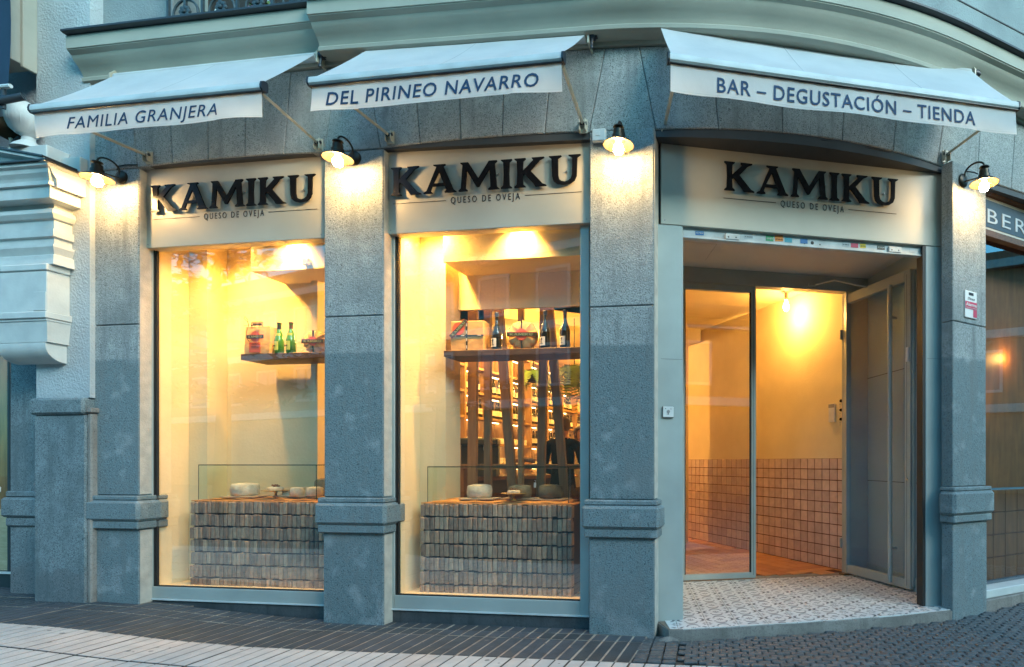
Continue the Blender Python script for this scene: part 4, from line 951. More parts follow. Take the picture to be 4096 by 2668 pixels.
# corridor behind the door: its wall runs 30 degrees to the left
cw0 = Vector((1.68, 6.606)); cd = Vector((-.5, .866)); cd = Vector((-.062 - 1.68, 9.62 - 6.606)).normalized()
FC = frame(cw0.x, cw0.y, math.degrees(math.atan2(cd.y, cd.x)))     # local x along the wall away from the door; +y is to the left (room side is +y)
ci = obj('corridor_wall', MB().box(FC, -.20, 8, -.12, 0, .05, 3.27), 'warm_wall', bld)
obj('wainscot_bed', MB().box(FC, -.195, 6, .0002, .006, .07, 1.296), 'grout_red', ci)
tm = [];
for k in range(3):
    rnd = random.Random(k); mb = MB().box(FW, -.0565, .0565, 0, .006, -.0565, .0565, .0025)
    for v in mb.v: v += Vector((rnd.uniform(-.0015, .0015), 0, rnd.uniform(-.0015, .0015)))
    tm.append(mesh(mb, 'wall_tile', name='wall_tile'))
extra = MB(); cnt = 0
for i in range(34):
    for j in range(10):
        M = FC @ T(-.19 + .1225 * (i + .5), .0062, .073 + .1225 * (j + .5)) @ Ry(random.uniform(-.6, .6))
        if cnt < 300: inst('wall_tile', tm[(i * 7 + j * 3) % 3], M, ci); cnt += 1
        else: extra.box(M, -.0585, .0585, 0, .006, -.0585, .0585)
obj('far_wall_tiles', extra, 'wall_tile', ci, kind='stuff')
cf = obj('corridor_floor', MB().box(FD, -3.5, 3.2, 1.495, 8, .03, .060), 'grout_red', bld)
W_ = .15; L_ = .60
FH = FD @ T(0, 0, .061) @ Rz(20)
pm = mesh(MB().box(FW, .002, L_ - .002, .002, W_ - .002, 0, .011, .0015), 'plank', name='plank')
region = [FD @ Vector(v) for v in ((-.6, 1.50, 0), (2.32, 1.50, 0), (2.45, 1.75, 0), (1.0, 6.0, 0), (-1.6, 6.0, 0))]
for a in range(-40, 60):
    for b in range(-6, 8):
        for M in (FH @ T(a * W_ + b * 2 * L_, a * W_, 0), FH @ T(a * W_ + L_ + W_ + b * 2 * L_, a * W_ + W_ - L_, 0) @ Rz(90)):
            c = M @ Vector((L_ / 2, W_ / 2, 0)); e0 = M @ Vector((0, W_ / 2, 0)); e1 = M @ Vector((L_, W_ / 2, 0))
            if inside(c, region):
                lc = [FD.inverted() @ p for p in (e0, e1)]
                k0 = 1.0
                if min(l.y for l in lc) < 1.58:                    # cut at the door line
                    y0_, y1_ = lc[0].y, lc[1].y
                    if max(y0_, y1_) < 1.62: continue
                    f = (1.58 - min(y0_, y1_)) / max(1e-3, abs(y1_ - y0_)); f = min(.95, max(0, f)); k0 = 1 - f
                    if y0_ < y1_: M = M @ T(L_ * f, 0, 0)
                inst('plank', pm, M @ Matrix.Diagonal((k0, 1, 1, 1)), cf)
obj('corridor_ceiling', MB().box(FD, -4.5, 3.3, 1.502, 8, 3.262, 3.32), 'warm_wall', bld)
obj('ceiling_beam', MB().box(FC, 2.9, 6, .05, 3.0, 3.08, 3.262), 'warm_wall', bld)
obj('corridor_end_wall', MB().box(FC, 7.0, 7.12, 0, 5, .05, 3.26), 'warm_wall', bld)
obj('corridor_left_wall', MB().box(FD, -.30, -.18, 1.51, 4.2, .05, 3.261), 'warm_wall', bld)
pb = thing('pendant_bulb', frame(1.15, 7.09, 0, 3.26), 'bare glowing bulb hanging from the corridor ceiling behind the door', 'ceiling bulb')
B = frame(1.15, 7.09, 0, 3.26)
obj('socket', MB().lathe(B, [(.055, 0), (.055, -.010), (.02, -.014), (.022, -.05), (.018, -.085), (.016, -.095)], 18), 'beige_metal', pb)
obj('bulb', MB().lathe(B, [(.014, -.095), (.018, -.12), (.034, -.165), (.036, -.19), (.022, -.222), (.001, -.232)], 18), 'bulb', pb)
light('bulb_light', 'POINT', B @ Vector((0, 0, -.27)), 14, size=.04, parent=pb)
k = thing('alarm_keypad', FC @ T(.12, .01, 1.70), 'white alarm keypad on the corridor wall beside the key board', 'keypad')
obj('housing', MB().box(FC, .085, .185, .001, .024, 1.70, 1.905, .006), 'white_plastic', k)
obj('display', MB().box(FC, .09, .18, .0245, .026, 1.86, 1.90), 'grey_plastic', k)
kb = thing('key_rack', FC @ T(.0, .01, 1.68), 'small board with three locks and hanging keys left of the open door', 'key rack')
obj('board', MB().box(FC, -.03, .025, .001, .008, 1.66, 1.97, .002), 'warm_wall', kb)
for q in range(3):
    z = 1.925 - q * .10
    obj('lock', MB().lathe(FC @ T(-.003, .0082, z) @ Rx(-90), [(.017, 0), (.016, .012), (.001, .014)], 14), 'black_acrylic', kb)
    obj('key', MB().lathe(FC @ T(.010, .013, z - .035) @ Rx(-90), [(.009, 0), (.009, .002), (.001, .002)], 10).box(FC, .007, .013, .0132, .015, z - .075, z - .04), 'beige_metal', kb)
light('ceiling_spot', 'SPOT', FC @ Vector((3.3, 1.2, 3.2)), 60, size=.05, rot=(0, 0, -1), spot=120)

# ================================================================== room behind the windows
rm = obj('shop_floor', MB().box(FL, -.6, 3.9, .66, 12, .0, .07), 'plank', bld)
obj('shop_ceiling', MB().box(FL, -3, 3.9, .61, 12, 3.262, 3.34), 'warm_wall', bld)
obj('back_wall', MB().box(FW, -3.0, 0.6, 12.6, 12.7, .05, 3.26), 'warm_wall', bld)
obj('side_wall', MB().box(FL, -1.6, 1.10, .66, .74, .05, 3.26), 'interior_dark', bld)
obj('side_wall', MB().box(FL, 3.86, 3.92, .66, 4.5, .05, 3.26), 'warm_wall', bld)
# ledge behind the posts with a rope on it
lg = obj('bar_ledge', MB().box(FL, 2.30, 3.86, .73, 1.0, 1.195, 1.235, .004).box(FL, 2.32, 2.40, .78, .96, .07, 1.195).box(FL, 3.70, 3.78, .78, .96, .07, 1.195), 'mid_wood'); tag(lg, 'narrow wooden bar ledge behind the slanted posts of the middle window', 'ledge')
rp = []
for k in range(60):
    u = k / 59; rp.append(FL @ Vector((2.86 + .2 * u + .006 * math.sin(k * 1.2), .80 + .02 * math.sin(u * 5), 1.262 + .012 * math.sin(u * 3.1))))
mb = MB()
for ph in (0, 2.1, 4.2):
    mb.tube([p + Vector((0, .011 * math.cos(k * .9 + ph), .011 * math.sin(k * .9 + ph))) for k, p in enumerate(rp)], .011, 6)
tag(obj('rope', mb, 'rope'), 'thick twisted rope lying on the bar ledge in the middle window', 'rope')
# long wall of lit shelves
sdv = Vector((.228, .974)); FS = frame(-3.35, 7.0, math.degrees(math.atan2(sdv.y, sdv.x)))     # local x along the shelves, -y faces the room
sh = thing('shelf_wall', FS, 'tall lit wooden wall shelving full of bottles inside the shop', 'shelving')
Lsh = 5.6; zs = [.85, 1.18, 1.53, 1.90, 2.25, 2.60, 2.95]
obj('back_panel', MB().box(FS, -.6, Lsh, .28, .30, .07, 3.26), 'shelf_wood', sh)
for z in zs: obj('shelf', MB().box(FS, -.6, Lsh, -.02, .279, z - .035, z), 'shelf_wood', sh)
ups = [-.6 + .62 * i for i in range(11)]
for x in ups: obj('upright', MB().box(FS, x - .02, x + .02, -.024, .278, .07, 3.2), 'shelf_wood', sh)
for z in zs[1:]:
    obj('light_strip', MB().box(FS, -.58, Lsh - .02, .20, .23, z - .042, z - .036), 'led', sh)
def small_bottle(r, h, n=10): return mesh(MB().lathe(FW, bottle_prof(r, h, 'bordeaux'), n), 'bottle_dark', name='shelf_bottle')
sb = small_bottle(.038, .27)
lb = mesh(MB().lathe(FW, [(.0385, .05), (.0385, .13)], 10, caps=False), 'white_label', name='label')
sb2 = mesh(MB().lathe(FW, bottle_prof(.036, .25, 'bordeaux'), 10), 'amber_glass', name='shelf_bottle')
bxm = mesh(MB().box(FW, -.05, .05, -.04, .04, 0, .07, .002), 'white_label', name='small_carton'); bxm2 = mesh(MB().box(FW, -.045, .045, -.04, .04, 0, .06, .002), 'kraft', name='small_carton')
jar = mesh(MB().lathe(FW, [(.03, 0), (.032, .01), (.032, .07), (.026, .08), (.028, .09), (.001, .09)], 10), 'white_label', name='jar')
rn = random.Random(11)
rowname = {1: 'bottom visible', 2: 'third', 3: 'second', 4: 'top visible'}
def row(name, me, zi, x0, x1, step, y, label, cat, grp, lab=None, dz=0):
    x = x0
    while x < x1:
        if min(abs(x - u) for u in ups) > .06:
            kk = sum(x > u for u in ups); o = inst(name, me, FS @ T(x, y + rn.uniform(-.01, .01), zs[zi] + dz) @ Rz(rn.uniform(0, 40)), label=label + ', %s bay' % ['nearest', 'nearest', 'second', 'third', 'fourth', 'fifth', 'sixth', 'seventh', 'eighth', 'ninth', 'tenth'][min(kk, 10)], cat=cat, group=grp)
            if lab: inst('label', lab, mw(o), o)
        x += step * rn.uniform(.98, 1.08)
row('wine_bottle', sb, 3, .9, 5.4, .085, .08, 'dark wine bottle on the long upper bottle row of the shelving', 'bottle', 'bottles on the upper bottle row', lb)
row('wine_bottle', sb, 2, 3.2, 5.4, .095, .08, 'dark wine bottle on the shelf below the long bottle row', 'bottle', 'bottles on the shelf below the long row', lb)
row('spirit_bottle', sb2, 3, -.3, .5, .11, .10, 'amber spirit bottle at the near end of the upper bottle row', 'bottle', 'amber bottles at the near end', None)
row('wine_bottle', sb, 2, -.2, .5, .14, .10, 'dark bottle on the second shelf near the left end', 'bottle', 'bottles at the near end second shelf', lb)
row('jar', jar, 2, .9, 3.1, .09, .06, 'pale jar in the row of jars under the wine bottles', 'jar', 'pale jars under the wine bottles')
row('jar', jar, 1, 3.2, 5.3, .10, .06, 'pale jar on the low far shelf compartments', 'jar', 'pale jars on the low far shelf')
row('small_carton', bxm, 1, .75, 3.1, .125, .07, 'white carton on the low shelf, lower layer of the stack', 'box', 'white cartons, lower layer')
row('small_carton', bxm, 1, .95, 2.9, .20, .07, 'white carton on top of the row of cartons', 'box', 'white cartons, upper layer', None, .071)
row('small_carton', bxm2, 1, -.4, .5, .115, .07, 'brown carton on the low shelf at the near end', 'box', 'brown cartons at the near end')
row('wine_bottle', sb, 4, .1, 5.3, .14, .09, 'dark wine bottle on the highest stocked shelf', 'bottle', 'bottles on the highest stocked shelf', lb)
# counter and equipment
FCn = frame(-2.6, 7.3, 68)
ct = thing('bar_counter', FCn, 'dark bar counter with wooden top inside the shop', 'counter')
obj('body', MB().box(FCn, -.5, 4, -.3, .25, .07, 1.04), 'interior_dark', ct); obj('top', MB().box(FCn, -.55, 4.05, -.36, .3, 1.0405, 1.09, .004), 'dark_wood', ct)
cm = thing('coffee_machine', frame(-2.42, 6.9, 10, 1.09), 'dark coffee machine standing at the near end of the bar counter', 'coffee machine')
Fm = frame(-2.62, 6.85, 10, 1.09)
obj('body', MB().box(Fm, 0, .42, 0, .3, 0, .09, .01).box(Fm, 0, .42, .15, .3, .09, .36, .01).box(Fm, -.01, .43, -.02, .3, .361, .44, .015), 'dark_metal', cm)
obj('group_head', MB().lathe(Fm @ T(.13, .05, .30), [(.03, 0), (.035, .03), (.03, .06)], 12).lathe(Fm @ T(.30, .05, .30), [(.03, 0), (.035, .03), (.03, .06)], 12), 'steel', cm)
obj('cup', MB().lathe(Fm @ T(.13, .05, .092), [(.02, 0), (.032, .06)], 12), 'white_plastic', cm)
mo = thing('till_screen', frame(-1.56, 9.2, 15, 1.09), 'black till with lit teal screen beside the person in the dark jacket', 'till')
Fk = frame(-1.66, 9.2, 15, 1.09)
obj('stand', MB().box(Fk, .10, .16, .02, .06, 0, .2), 'dark_plastic', mo); obj('casing', MB().box(Fk, 0, .27, 0, .03, .2, .5, .006), 'dark_plastic', mo); obj('display', MB().box(Fk, .03, .24, -.002, -.0002, .24, .46), 'screen', mo)
for i, (x, z, wd, h) in enumerate(((-1.95, 2.35, .36, .48), (-1.45, 2.25, .3, .5), (-1.62, 1.72, .26, .34), (-1.62, 1.22, .26, .36))):
    f = thing('framed_picture', frame(x, 12.59, 0, z), ['large dark framed picture high on the back wall', 'framed picture beside the fern on the back wall', 'upper small framed notice on the back wall', 'lower small framed notice on the back wall'][i], 'picture')
    B = frame(x, 12.59, 0, z)
    obj('frame', MB().box(B, 0, wd, -.03, -.0, 0, .03).box(B, 0, wd, -.03, 0, h - .03, h).box(B, 0, .03, -.03, 0, .0301, h - .0301).box(B, wd - .03, wd, -.03, 0, .0301, h - .0301), 'interior_dark', f)
    obj('print', MB().box(B, .03, wd - .03, -.012, -.002, .03, h - .03), 'picture', f)
# hanging ferns
def fern(M, label, n, L, seed):
    rnd = random.Random(seed); t = thing('hanging_fern', M, label, 'plant', 'hanging ferns in the shop')
    obj('pot', MB().lathe(M, [(.001, -.14), (.07, -.14), (.10, 0), (.09, 0), (.001, -.02)], 16), 'interior_dark', t)
    obj('hanger', MB().tube([M @ Vector((0, 0, 0)), M @ Vector((0, 0, .55))], .006, 6), 'dark_metal', t)
    mb = MB()
    for i in range(n):
        a = rnd.uniform(0, 6.28); l = L * rnd.uniform(.6, 1.1); up_ = rnd.uniform(.1, .9); S = 22
        px = [Vector((math.cos(a) * l * (k / S), math.sin(a) * l * (k / S), up_ * l * .6 * (k / S) - 1.1 * l * (k / S) ** 2)) for k in range(S + 1)]
        for k in range(2, S):
            d = (px[k + 1] - px[k]).normalized(); sd = Vector((-math.sin(a), math.cos(a), rnd.uniform(-.2, .1)))
            w_ = .055 * math.sin(math.pi * (.12 + .86 * k / S)) + .006
            for s_ in (-1, 1):
                b0 = px[k]; tp = b0 + sd * s_ * w_ + d * .012; h_ = d * .007
                mb.add([M @ (b0 - h_), M @ (tp - h_ * .3), M @ (tp + h_ * .5), M @ (b0 + h_)], [(0, 1, 2, 3)])
    obj('fronds', mb, 'leaf', t, recalc=False) if False else obj('fronds', mb, 'leaf', t)
    return t
fern(frame(-1.25, 6.6, 0, 2.28), 'large bushy fern hanging at the right edge of the middle window', 80, .50, 2)
fern(frame(-1.85, 7.2, 40, 2.35), 'smaller fern hanging left of the large one, over the shelves', 24, .30, 3)

# people (seen through the middle window, far inside)
def person(M, label, hair_m, top_m, sleeve_m, turn, hair_long=False, hgt=1.72):
    t = thing('person', M, label, 'person'); k = hgt / 1.72
    J = {'pel': (0, 0, .95, .13, .10), 'wai': (0, 0, 1.10, .125, .095), 'che': (0, .0, 1.30, .155, .11), 'nek0': (0, .0, 1.44, .075, .07), 'nek': (0, -.01, 1.50, .052, .052), 'hd0': (0, -.02, 1.56, .066, .075), 'hd': (0, -.02, 1.64, .078, .092), 'top': (0, -.01, 1.70, .05, .06)}
    for s, n in ((-1, 'L'), (1, 'R')):
        J['hip' + n] = (s * .09, 0, .88, .085, .085); J['kn' + n] = (s * .10, -.01, .48, .058, .058); J['an' + n] = (s * .10, .01, .09, .04, .045); J['toe' + n] = (s * .11, -.15, .04, .04, .03)
        J['sh' + n] = (s * .185, 0, 1.40, .062, .062); J['el' + n] = (s * .25, -.03, 1.13, .046, .046); J['wr' + n] = (s * .20, -.25, 1.07, .028, .028); J['ha' + n] = (s * .18, -.32, 1.08, .03, .018)
    E_ = [('pel', 'wai'), ('wai', 'che'), ('che', 'nek0'), ('nek0', 'nek'), ('nek', 'hd0'), ('hd0', 'hd'), ('hd', 'top')]
    for n in 'LR': E_ += [('pel', 'hip' + n), ('hip' + n, 'kn' + n), ('kn' + n, 'an' + n), ('an' + n, 'toe' + n), ('nek0', 'sh' + n), ('sh' + n, 'el' + n), ('el' + n, 'wr' + n), ('wr' + n, 'ha' + n)]
    for n, s in (('L', -1), ('R', 1)):
        for q in range(4): J['f%d%s' % (q, n)] = (s * (.150 + .02 * q), -.40 + .012 * abs(q - 1), 1.065, .009, .009); E_.append(('ha' + n, 'f%d%s' % (q, n)))
        J['th' + n] = (s * .135, -.35, 1.09, .010, .010); E_.append(('ha' + n, 'th' + n))
    keys = list(J); me = bpy.data.meshes.new('body')
    me.from_pydata([Vector(J[q][:3]) * k for q in keys], [(keys.index(a), keys.index(b)) for a, b in E_], [])
    o = bpy.data.objects.new('body', me); col.objects.link(o)
    md = o.modifiers.new('s', 'SKIN'); md.use_smooth_shade = True
    for i, q in enumerate(keys): me.skin_vertices[0].data[i].radius = (J[q][3] * k, J[q][4] * k)
    me.skin_vertices[0].data[0].use_root = True
    sd = o.modifiers.new('d', 'SUBSURF'); sd.levels = sd.render_levels = 2
    dg = bpy.context.evaluated_depsgraph_get(); bm_ = bpy.data.meshes.new_from_object(o.evaluated_get(dg)); bpy.data.objects.remove(o)
    for m in ('skin', top_m, 'interior_dark'): bm_.materials.append(MAT[m])
    for p in bm_.polygons:
        c = p.center / k; p.use_smooth = True
        p.material_index = 0 if (c.z > 1.475 or c.y < -.24 and c.z > .9) else (2 if c.z < .93 else 1)
    inst('body', bm_, M @ Rz(turn), t)
    Q = M @ Rz(turn)
    hp = MB().lathe(Q @ T(0, .012, 1.555 * k), [(.060, .0 if not hair_long else -.10), (.088, .03), (.095, .08), (.088, .13), (.06, .165), (.001, .18)], 20, caps=False)
    for i, v in enumerate(hp.v):
        l = Q.inverted() @ v
        if l.y < -.035 and l.z < 1.66 * k: l.y = -.035; hp.v[i] = Q @ l
    obj('hair', hp, hair_m, t)
    fc = MB()
    fc.lathe(Q @ T(-.028, -.102, 1.635 * k), [(.001, -.008), (.010, 0), (.001, .008)], 8).lathe(Q @ T(.028, -.102, 1.635 * k), [(.001, -.008), (.010, 0), (.001, .008)], 8)
    obj('eye', fc, 'interior_dark', t)
    obj('nose', MB().add([Q @ Vector(v) for v in ((-.012, -.098, 1.60 * k), (.012, -.098, 1.60 * k), (0, -.125, 1.60 * k), (0, -.100, 1.645 * k))], [(0, 1, 2), (0, 2, 3), (1, 3, 2), (0, 3, 1)]), 'skin', t)
    obj('mouth', MB().box(Q, -.02, .02, -.106, -.095, 1.570 * k, 1.577 * k), 'red_label', t)
    for s_ in (-1, 1): obj('ear', MB().lathe(Q @ T(s_ * .082, -.015, 1.615 * k) @ Ry(90), [(.001, -.006), (.022, 0), (.001, .006)], 10), 'skin', t)
    return t
person(frame(-1.46, 7.0, 0, .02), 'person in a dark jacket seen from behind at the bar counter', 'hair', 'jacket', 'jacket', 168, hgt=1.76)
person(frame(-1.38, 7.75, 0, .05), 'person in a pale shirt facing the window at its right edge', 'hair', 'shirt', 'shirt', 25, True, hgt=1.66)

# lights of the rooms
def down_light(p, e, label, size=.05, aim=(0, 0, -1), ang=130, blend=.6, color=WARM):
    M = Matrix.Translation(p) @ (Vector(aim).to_track_quat('-Z', 'Y').to_matrix().to_4x4())
    t = thing('spotlight', M, label, 'spotlight')
    obj('housing', MB().lathe(M, [(.032, .0), (.034, .02), (.034, .09), (.001, .095)], 18), 'white_plastic', t)
    obj('lens', MB().lathe(M, [(.001, .004), (.030, .004)], 18, caps=False), 'bulb_hot', t)
    light('spot_beam', 'SPOT', M @ Vector((0, 0, -.01)), e, size=size, parent=t, rot=aim, spot=ang, blend=blend, color=color)
down_light(FL @ Vector((.50, .115, 3.17)), 70, 'left white ceiling spotlight at the top of the left window', aim=(.12, .12, -1), ang=158, blend=1.0)
down_light(FL @ Vector((1.25, .125, 3.17)), 105, 'right white ceiling spotlight at the top of the left window', aim=(-.10, .10, -1), ang=112, blend=1.0)
down_light(FL @ Vector((2.42, .115, 3.17)), 70, 'left white ceiling spotlight at the top of the middle window', aim=(.12, .12, -1), ang=158, blend=1.0)
down_light(FL @ Vector((3.22, .125, 3.17)), 105, 'right white ceiling spotlight at the top of the middle window', aim=(-.10, .10, -1), ang=112, blend=1.0)
for p, e in (((-2.3, 8.6, 3.1), 170), ((-1.5, 10.8, 3.1), 150), ((-2.2, 6.6, 3.1), 75)):
    light('shop_light', 'POINT', p, e, size=.12)
light('corridor_light', 'POINT', (.8, 8.3, 2.9), 125, size=.1)

# ================================================================== neighbouring building on the left
nbr = thing('neighbour_building', FL @ T(-.66, -.10, .09), 'white stuccoed neighbouring building with moulded door canopy at the left edge', 'building')
obj('stucco_wall', MB().box(FL, -.93, -.405, -.10, .3, 1.785, 9), 'stucco', nbr)
obj('stucco_wall', MB().box(FL, -6, -.93, -.02, .3, 3.0, 9), 'stucco', nbr)
obj('plinth_stone', MB().box(FL, -.925, -.425, -.12, .3, .02, 1.643, .01), 'granite_left', nbr)
obj('band', MB().box(FL, -.945, -.415, -.145, .3, 1.645, 1.783, .018), 'granite_left', nbr)
pp = obj('corner_strip', MB().box(FL, -.424, -.385, -.105, .2, .02, 1.66, .010), 'threshold', nbr)
obj('collar', MB().box(FL, -.4145, -.365, -.12, .2, 1.6605, 1.70, .006), 'threshold', pp)
obj('set_back_pilaster', MB().box(FL, -1.50, -.94, .10, .4, .0, 3.0, .01), 'granite_left', nbr)
obj('band', MB().box(FL, -1.55, -.94, .06, .3, .77, .945, .02).box(FL, -1.52, -.94, .08, .3, .6902, .768, .01).box(FL, -1.52, -.94, .08, .3, .947, 1.0, .01), 'granite_left', nbr)
# small white hook on it
obj('hook', MB().box(FL, -1.57, -1.52, .03, .06, .99, 1.04, .008), 'white_plastic', nbr)
# its shop window with a wooden panel
nw = obj('shop_window', MB().box(FL, -5, -1.50, .30, .38, .09, .24, .004).box(FL, -5, -1.50, .30, .38, 2.74, 2.80, .004).box(FL, -1.83, -1.80, .30, .38, .24, 2.74, .003), 'dark_metal', nbr)
obj('sill', MB().box(FL, -5, -1.50, .285, .2995, .225, .245), 'awning_metal', nw)
obj('glass', MB().box(FL, -5, -1.50, .33, .336, .24, 2.74), 'case_glass', nw)
obj('wood_panel', MB().box(FL, -5, -1.46, .50, .52, .80, 3.2), 'ply_orange', nw)
obj('display_board', MB().box(FL, -5, -1.46, .42, .9, .1, .80), 'board_pale', nw)
obj('white_board', MB().poly(FL, [[(-1.90, .245), (-1.50, .245), (-1.50, .70), (-1.66, .70), (-1.76, .62), (-1.90, .60)]], .395, .41), 'yellow_board' if 'yellow_board' in MAT else 'white_plaster', nw)
obj('soffit', MB().box(FL, -6, -.93, .02, .6, 2.80, 2.999), 'stucco_upper', nbr)
light('neighbour_light', 'POINT', FL @ Vector((-1.75, .42, 2.3)), 4, size=.05)
# moulded canopy: entablature with a return on its right side
ent_prof = [(0, 3.60), (.27, 3.60), (.27, 3.575), (.25, 3.56), (.245, 3.53), (.225, 3.50), (.215, 3.475), (.235, 3.47), (.235, 3.44), (.215, 3.435), (.215, 3.345), (.13, 3.335), (.13, 3.30), (.155, 3.285), (.165, 3.25), (.145, 3.215), (.125, 3.205), (.125, 3.135), (.145, 3.13), (.145, 3.07), (.125, 3.06), (.125, 3.01), (.15, 3.005), (.15, 2.985), (.125, 2.93), (.145, 2.92), (.145, 2.89), (.15, 2.845), (0, 2.845)]
xr = -.695
path = [lambda y, z: FL @ Vector((-6, -.10 - y, z)), lambda y, z: FL @ Vector((xr + y * .95, -.10 - y, z)), lambda y, z: FL @ Vector((xr + y * .95, -.095, z))]
can = obj('canopy', MB().sweep(path, ent_prof, smooth=False), 'white_plaster', nbr)
obj('canopy_flashing', MB().sweep(path, [(.1, 3.602), (.29, 3.602), (.29, 3.614), (.1, 3.618)], smooth=False), 'flashing', can)
rk = [lambda y, z: FL @ Vector((xr + .25, -.10 - y, z)), lambda y, z: FL @ Vector((-6, -.10 - y, z + 1.25))]
obj('raking_moulding', MB().sweep(rk, [(.0, 3.62), (.288, 3.62), (.288, 3.60), (.25, 3.57), (.225, 3.52), (.20, 3.49), (.20, 3.43), (.0, 3.43)], smooth=False), 'white_plaster', can)
obj('raking_flashing', MB().sweep(rk, [(.0, 3.622), (.30, 3.622), (.30, 3.636), (.0, 3.638)], smooth=False), 'flashing', can)
bk = obj('bracket', MB().box(FL, -1.06, -.60, -.26, -.098, 2.46, 2.79, .004), 'white_plaster', can)
obj('bracket_cap', MB().box(FL, -1.04, -.588, -.27, -.098, 2.792, 2.844, .006), 'white_plaster', bk)
obj('bracket_step', MB().box(FL, -1.20, -1.061, -.25, -.098, 2.46, 2.70, .004), 'white_plaster', bk)
obj('bracket_panel', MB().box(FL, -.72, -.602, -.266, -.2605, 2.47, 2.62, .002), 'white_plaster', bk)
obj('bracket_ledge', MB().box(FL, -1.24, -.575, -.285, -.098, 2.405, 2.458, .005).box(FL, -1.18, -.585, -.272, -.098, 2.385, 2.404, .003), 'white_plaster', bk)
obj('bracket_base', MB().add([FL @ Vector(v) for v in [(-1.17, -.265, 2.384), (-.59, -.265, 2.384), (-.59, -.098, 2.384), (-1.17, -.098, 2.384), (-1.15, -.250, 2.22), (-.61, -.250, 2.22), (-.61, -.098, 2.22), (-1.15, -.098, 2.22)]], [(0, 1, 2, 3), (4, 5, 6, 7), (0, 1, 5, 4), (1, 2, 6, 5), (2, 3, 7, 6), (3, 0, 4, 7)]), 'white_plaster', bk)
qs = [(.148, 2.218)] + [(.148 * math.cos(a) , 2.218 - .02 - .13 * math.sin(a)) for a in [math.pi / 2 * k / 8 for k in range(9)]] + [(0, 2.218)]
obj('bracket_scroll', MB().sweep([lambda y, z: FL @ Vector((-1.10, -.10 - y, z)), lambda y, z: FL @ Vector((-.63, -.10 - y, z))], qs[:-1] + [(0, 2.218)]), 'white_plaster', bk)
ac = obj('finial_base', MB().box(FL, -1.16, -.60, -.26, -.101, 3.62, 3.80, .006).box(FL, -.60, -.42, -.16, -.101, 3.60, 3.74, .004), 'white_plaster', can)
obj('finial_neck', MB().lathe(FL @ T(-.86, -.20, 3.80), [(.11, 0), (.09, .03), (.045, .07), (.04, .10), (.06, .12)], 24), 'white_plaster', ac)
mb = MB().lathe(FL @ T(-.88, -.22, 3.92), [(.001, 0), (.05, .005), (.085, .04), (.105, .09), (.112, .14), (.105, .19), (.08, .235), (.04, .262), (.001, .27)], 64, caps=False)
Q = FL @ T(-.88, -.22, 3.92)
for i, v in enumerate(mb.v):
    l = Q.inverted() @ v; a = math.atan2(l.y, l.x); g = 1 + (.05 * abs(math.sin(a * 14)) - .03) * max(0, min(1, (.17 - l.z) / .05)); l.x *= g; l.y *= g; mb.v[i] = Q @ l
obj('finial_ball', mb, 'white_plaster', ac)
# things on it
sp = thing('flood_lamp', FL @ T(-1.06, -.2, 3.81), 'cream round flood lamp on the canopy left of the stone ball', 'flood lamp')
Q = FL @ T(-1.08, -.22, 4.00) @ Ry(-35) @ Rx(25)
obj('housing', MB().lathe(Q, [(.02, -.11), (.045, -.10), (.07, -.04), (.078, .02), (.078, .035), (.07, .04), (.001, .04)], 22), 'lamp_white', sp)
obj('stand', MB().tube([FL @ Vector((-1.05, -.20, 3.80)), FL @ Vector((-1.02, -.20, 3.87)), FL @ Vector((-1.03, -.21, 3.92))], .014, 6), 'beige_metal', sp)
obj('joint_knob', MB().lathe(FL @ T(-.985, -.20, 3.89) @ Ry(60), [(.014, -.03), (.016, 0), (.016, .04), (.012, .05)], 12), 'rubber', sp)
bn = thing('banner', FL @ T(-1.2, -.45, 4.19), 'dark navy hanging banner in the upper left corner', 'banner')
obj('cloth', MB().grid(lambda u, v: FL @ Vector((-2.0 + 1.30 * u - .02 * v, -.45 + .03 * math.sin(9 * u) + .02 * math.sin(5 * v), 4.19 + 1.6 * v)), 30, 10), 'banner', bn)
obj('rod', MB().tube([FL @ Vector((-2.0, -.45, 4.17)), FL @ Vector((-.66, -.45, 4.155))], .016, 8), 'awning_metal', bn)
obj('rod_bracket', MB().tube([FL @ Vector((-2.0, -.44, 4.11)), FL @ Vector((-.70, -.44, 4.07))], .025, 10).tube([FL @ Vector((-.76, -.47, 4.03)), FL @ Vector((-.62, -.40, 4.10))], .028, 10).tube([FL @ Vector((-.74, -.44, 4.15)), FL @ Vector((-.74, -.44, 3.99))], .014, 8), 'dark_metal', bn)
obj('window_surround', MB().box(FL, -1.3, -.945, -.26, -.101, 4.52, 9, .004).box(FL, -.944, -.915, -.20, -.101, 4.49, 9, .004), 'cornice_plaster', nbr)

# ================================================================== shop on the right
rs = thing('right_shop', F5, 'neighbouring shop front with dark BER sign and tall glass at the right edge', 'shop front')
rb_ = obj('fascia', MB().box(F5, -.02, 2.6, .06, .10, 3.30, 3.60, .004), 'sign_panel', rs)
letters('letter', text_mb(F5, 'BER', .19, .78, 3.37, .125, .052, .056, space=1.25), 'grey_sticker', rs)
obj('fascia_edge', MB().box(F5, -.02, 2.6, .03, .10, 3.235, 3.295, .004).box(F5, -.02, 2.6, .02, .10, 3.605, 3.66, .004), 'dark_wood', rs)
obj('fascia_board', MB().box(F5, .10, 2.6, .0605 - .004, .0595, 3.33, 3.57), 'panel_dark', rs)
obj('glass', MB().box(F5, .0, 2.6, .10, .108, .15, 3.235), 'shop_glass', rs)
obj('window_edge', MB().box(F5, -.02, .0, .08, .13, .15, 3.235), 'rubber', rs)
obj('wood_screen', MB().box(F5, -.2, 2.6, .40, .43, 1.0, 3.9).box(F5, -.2, 2.6, .12, .40, 3.62, 3.66), 'dark_ply', rs)
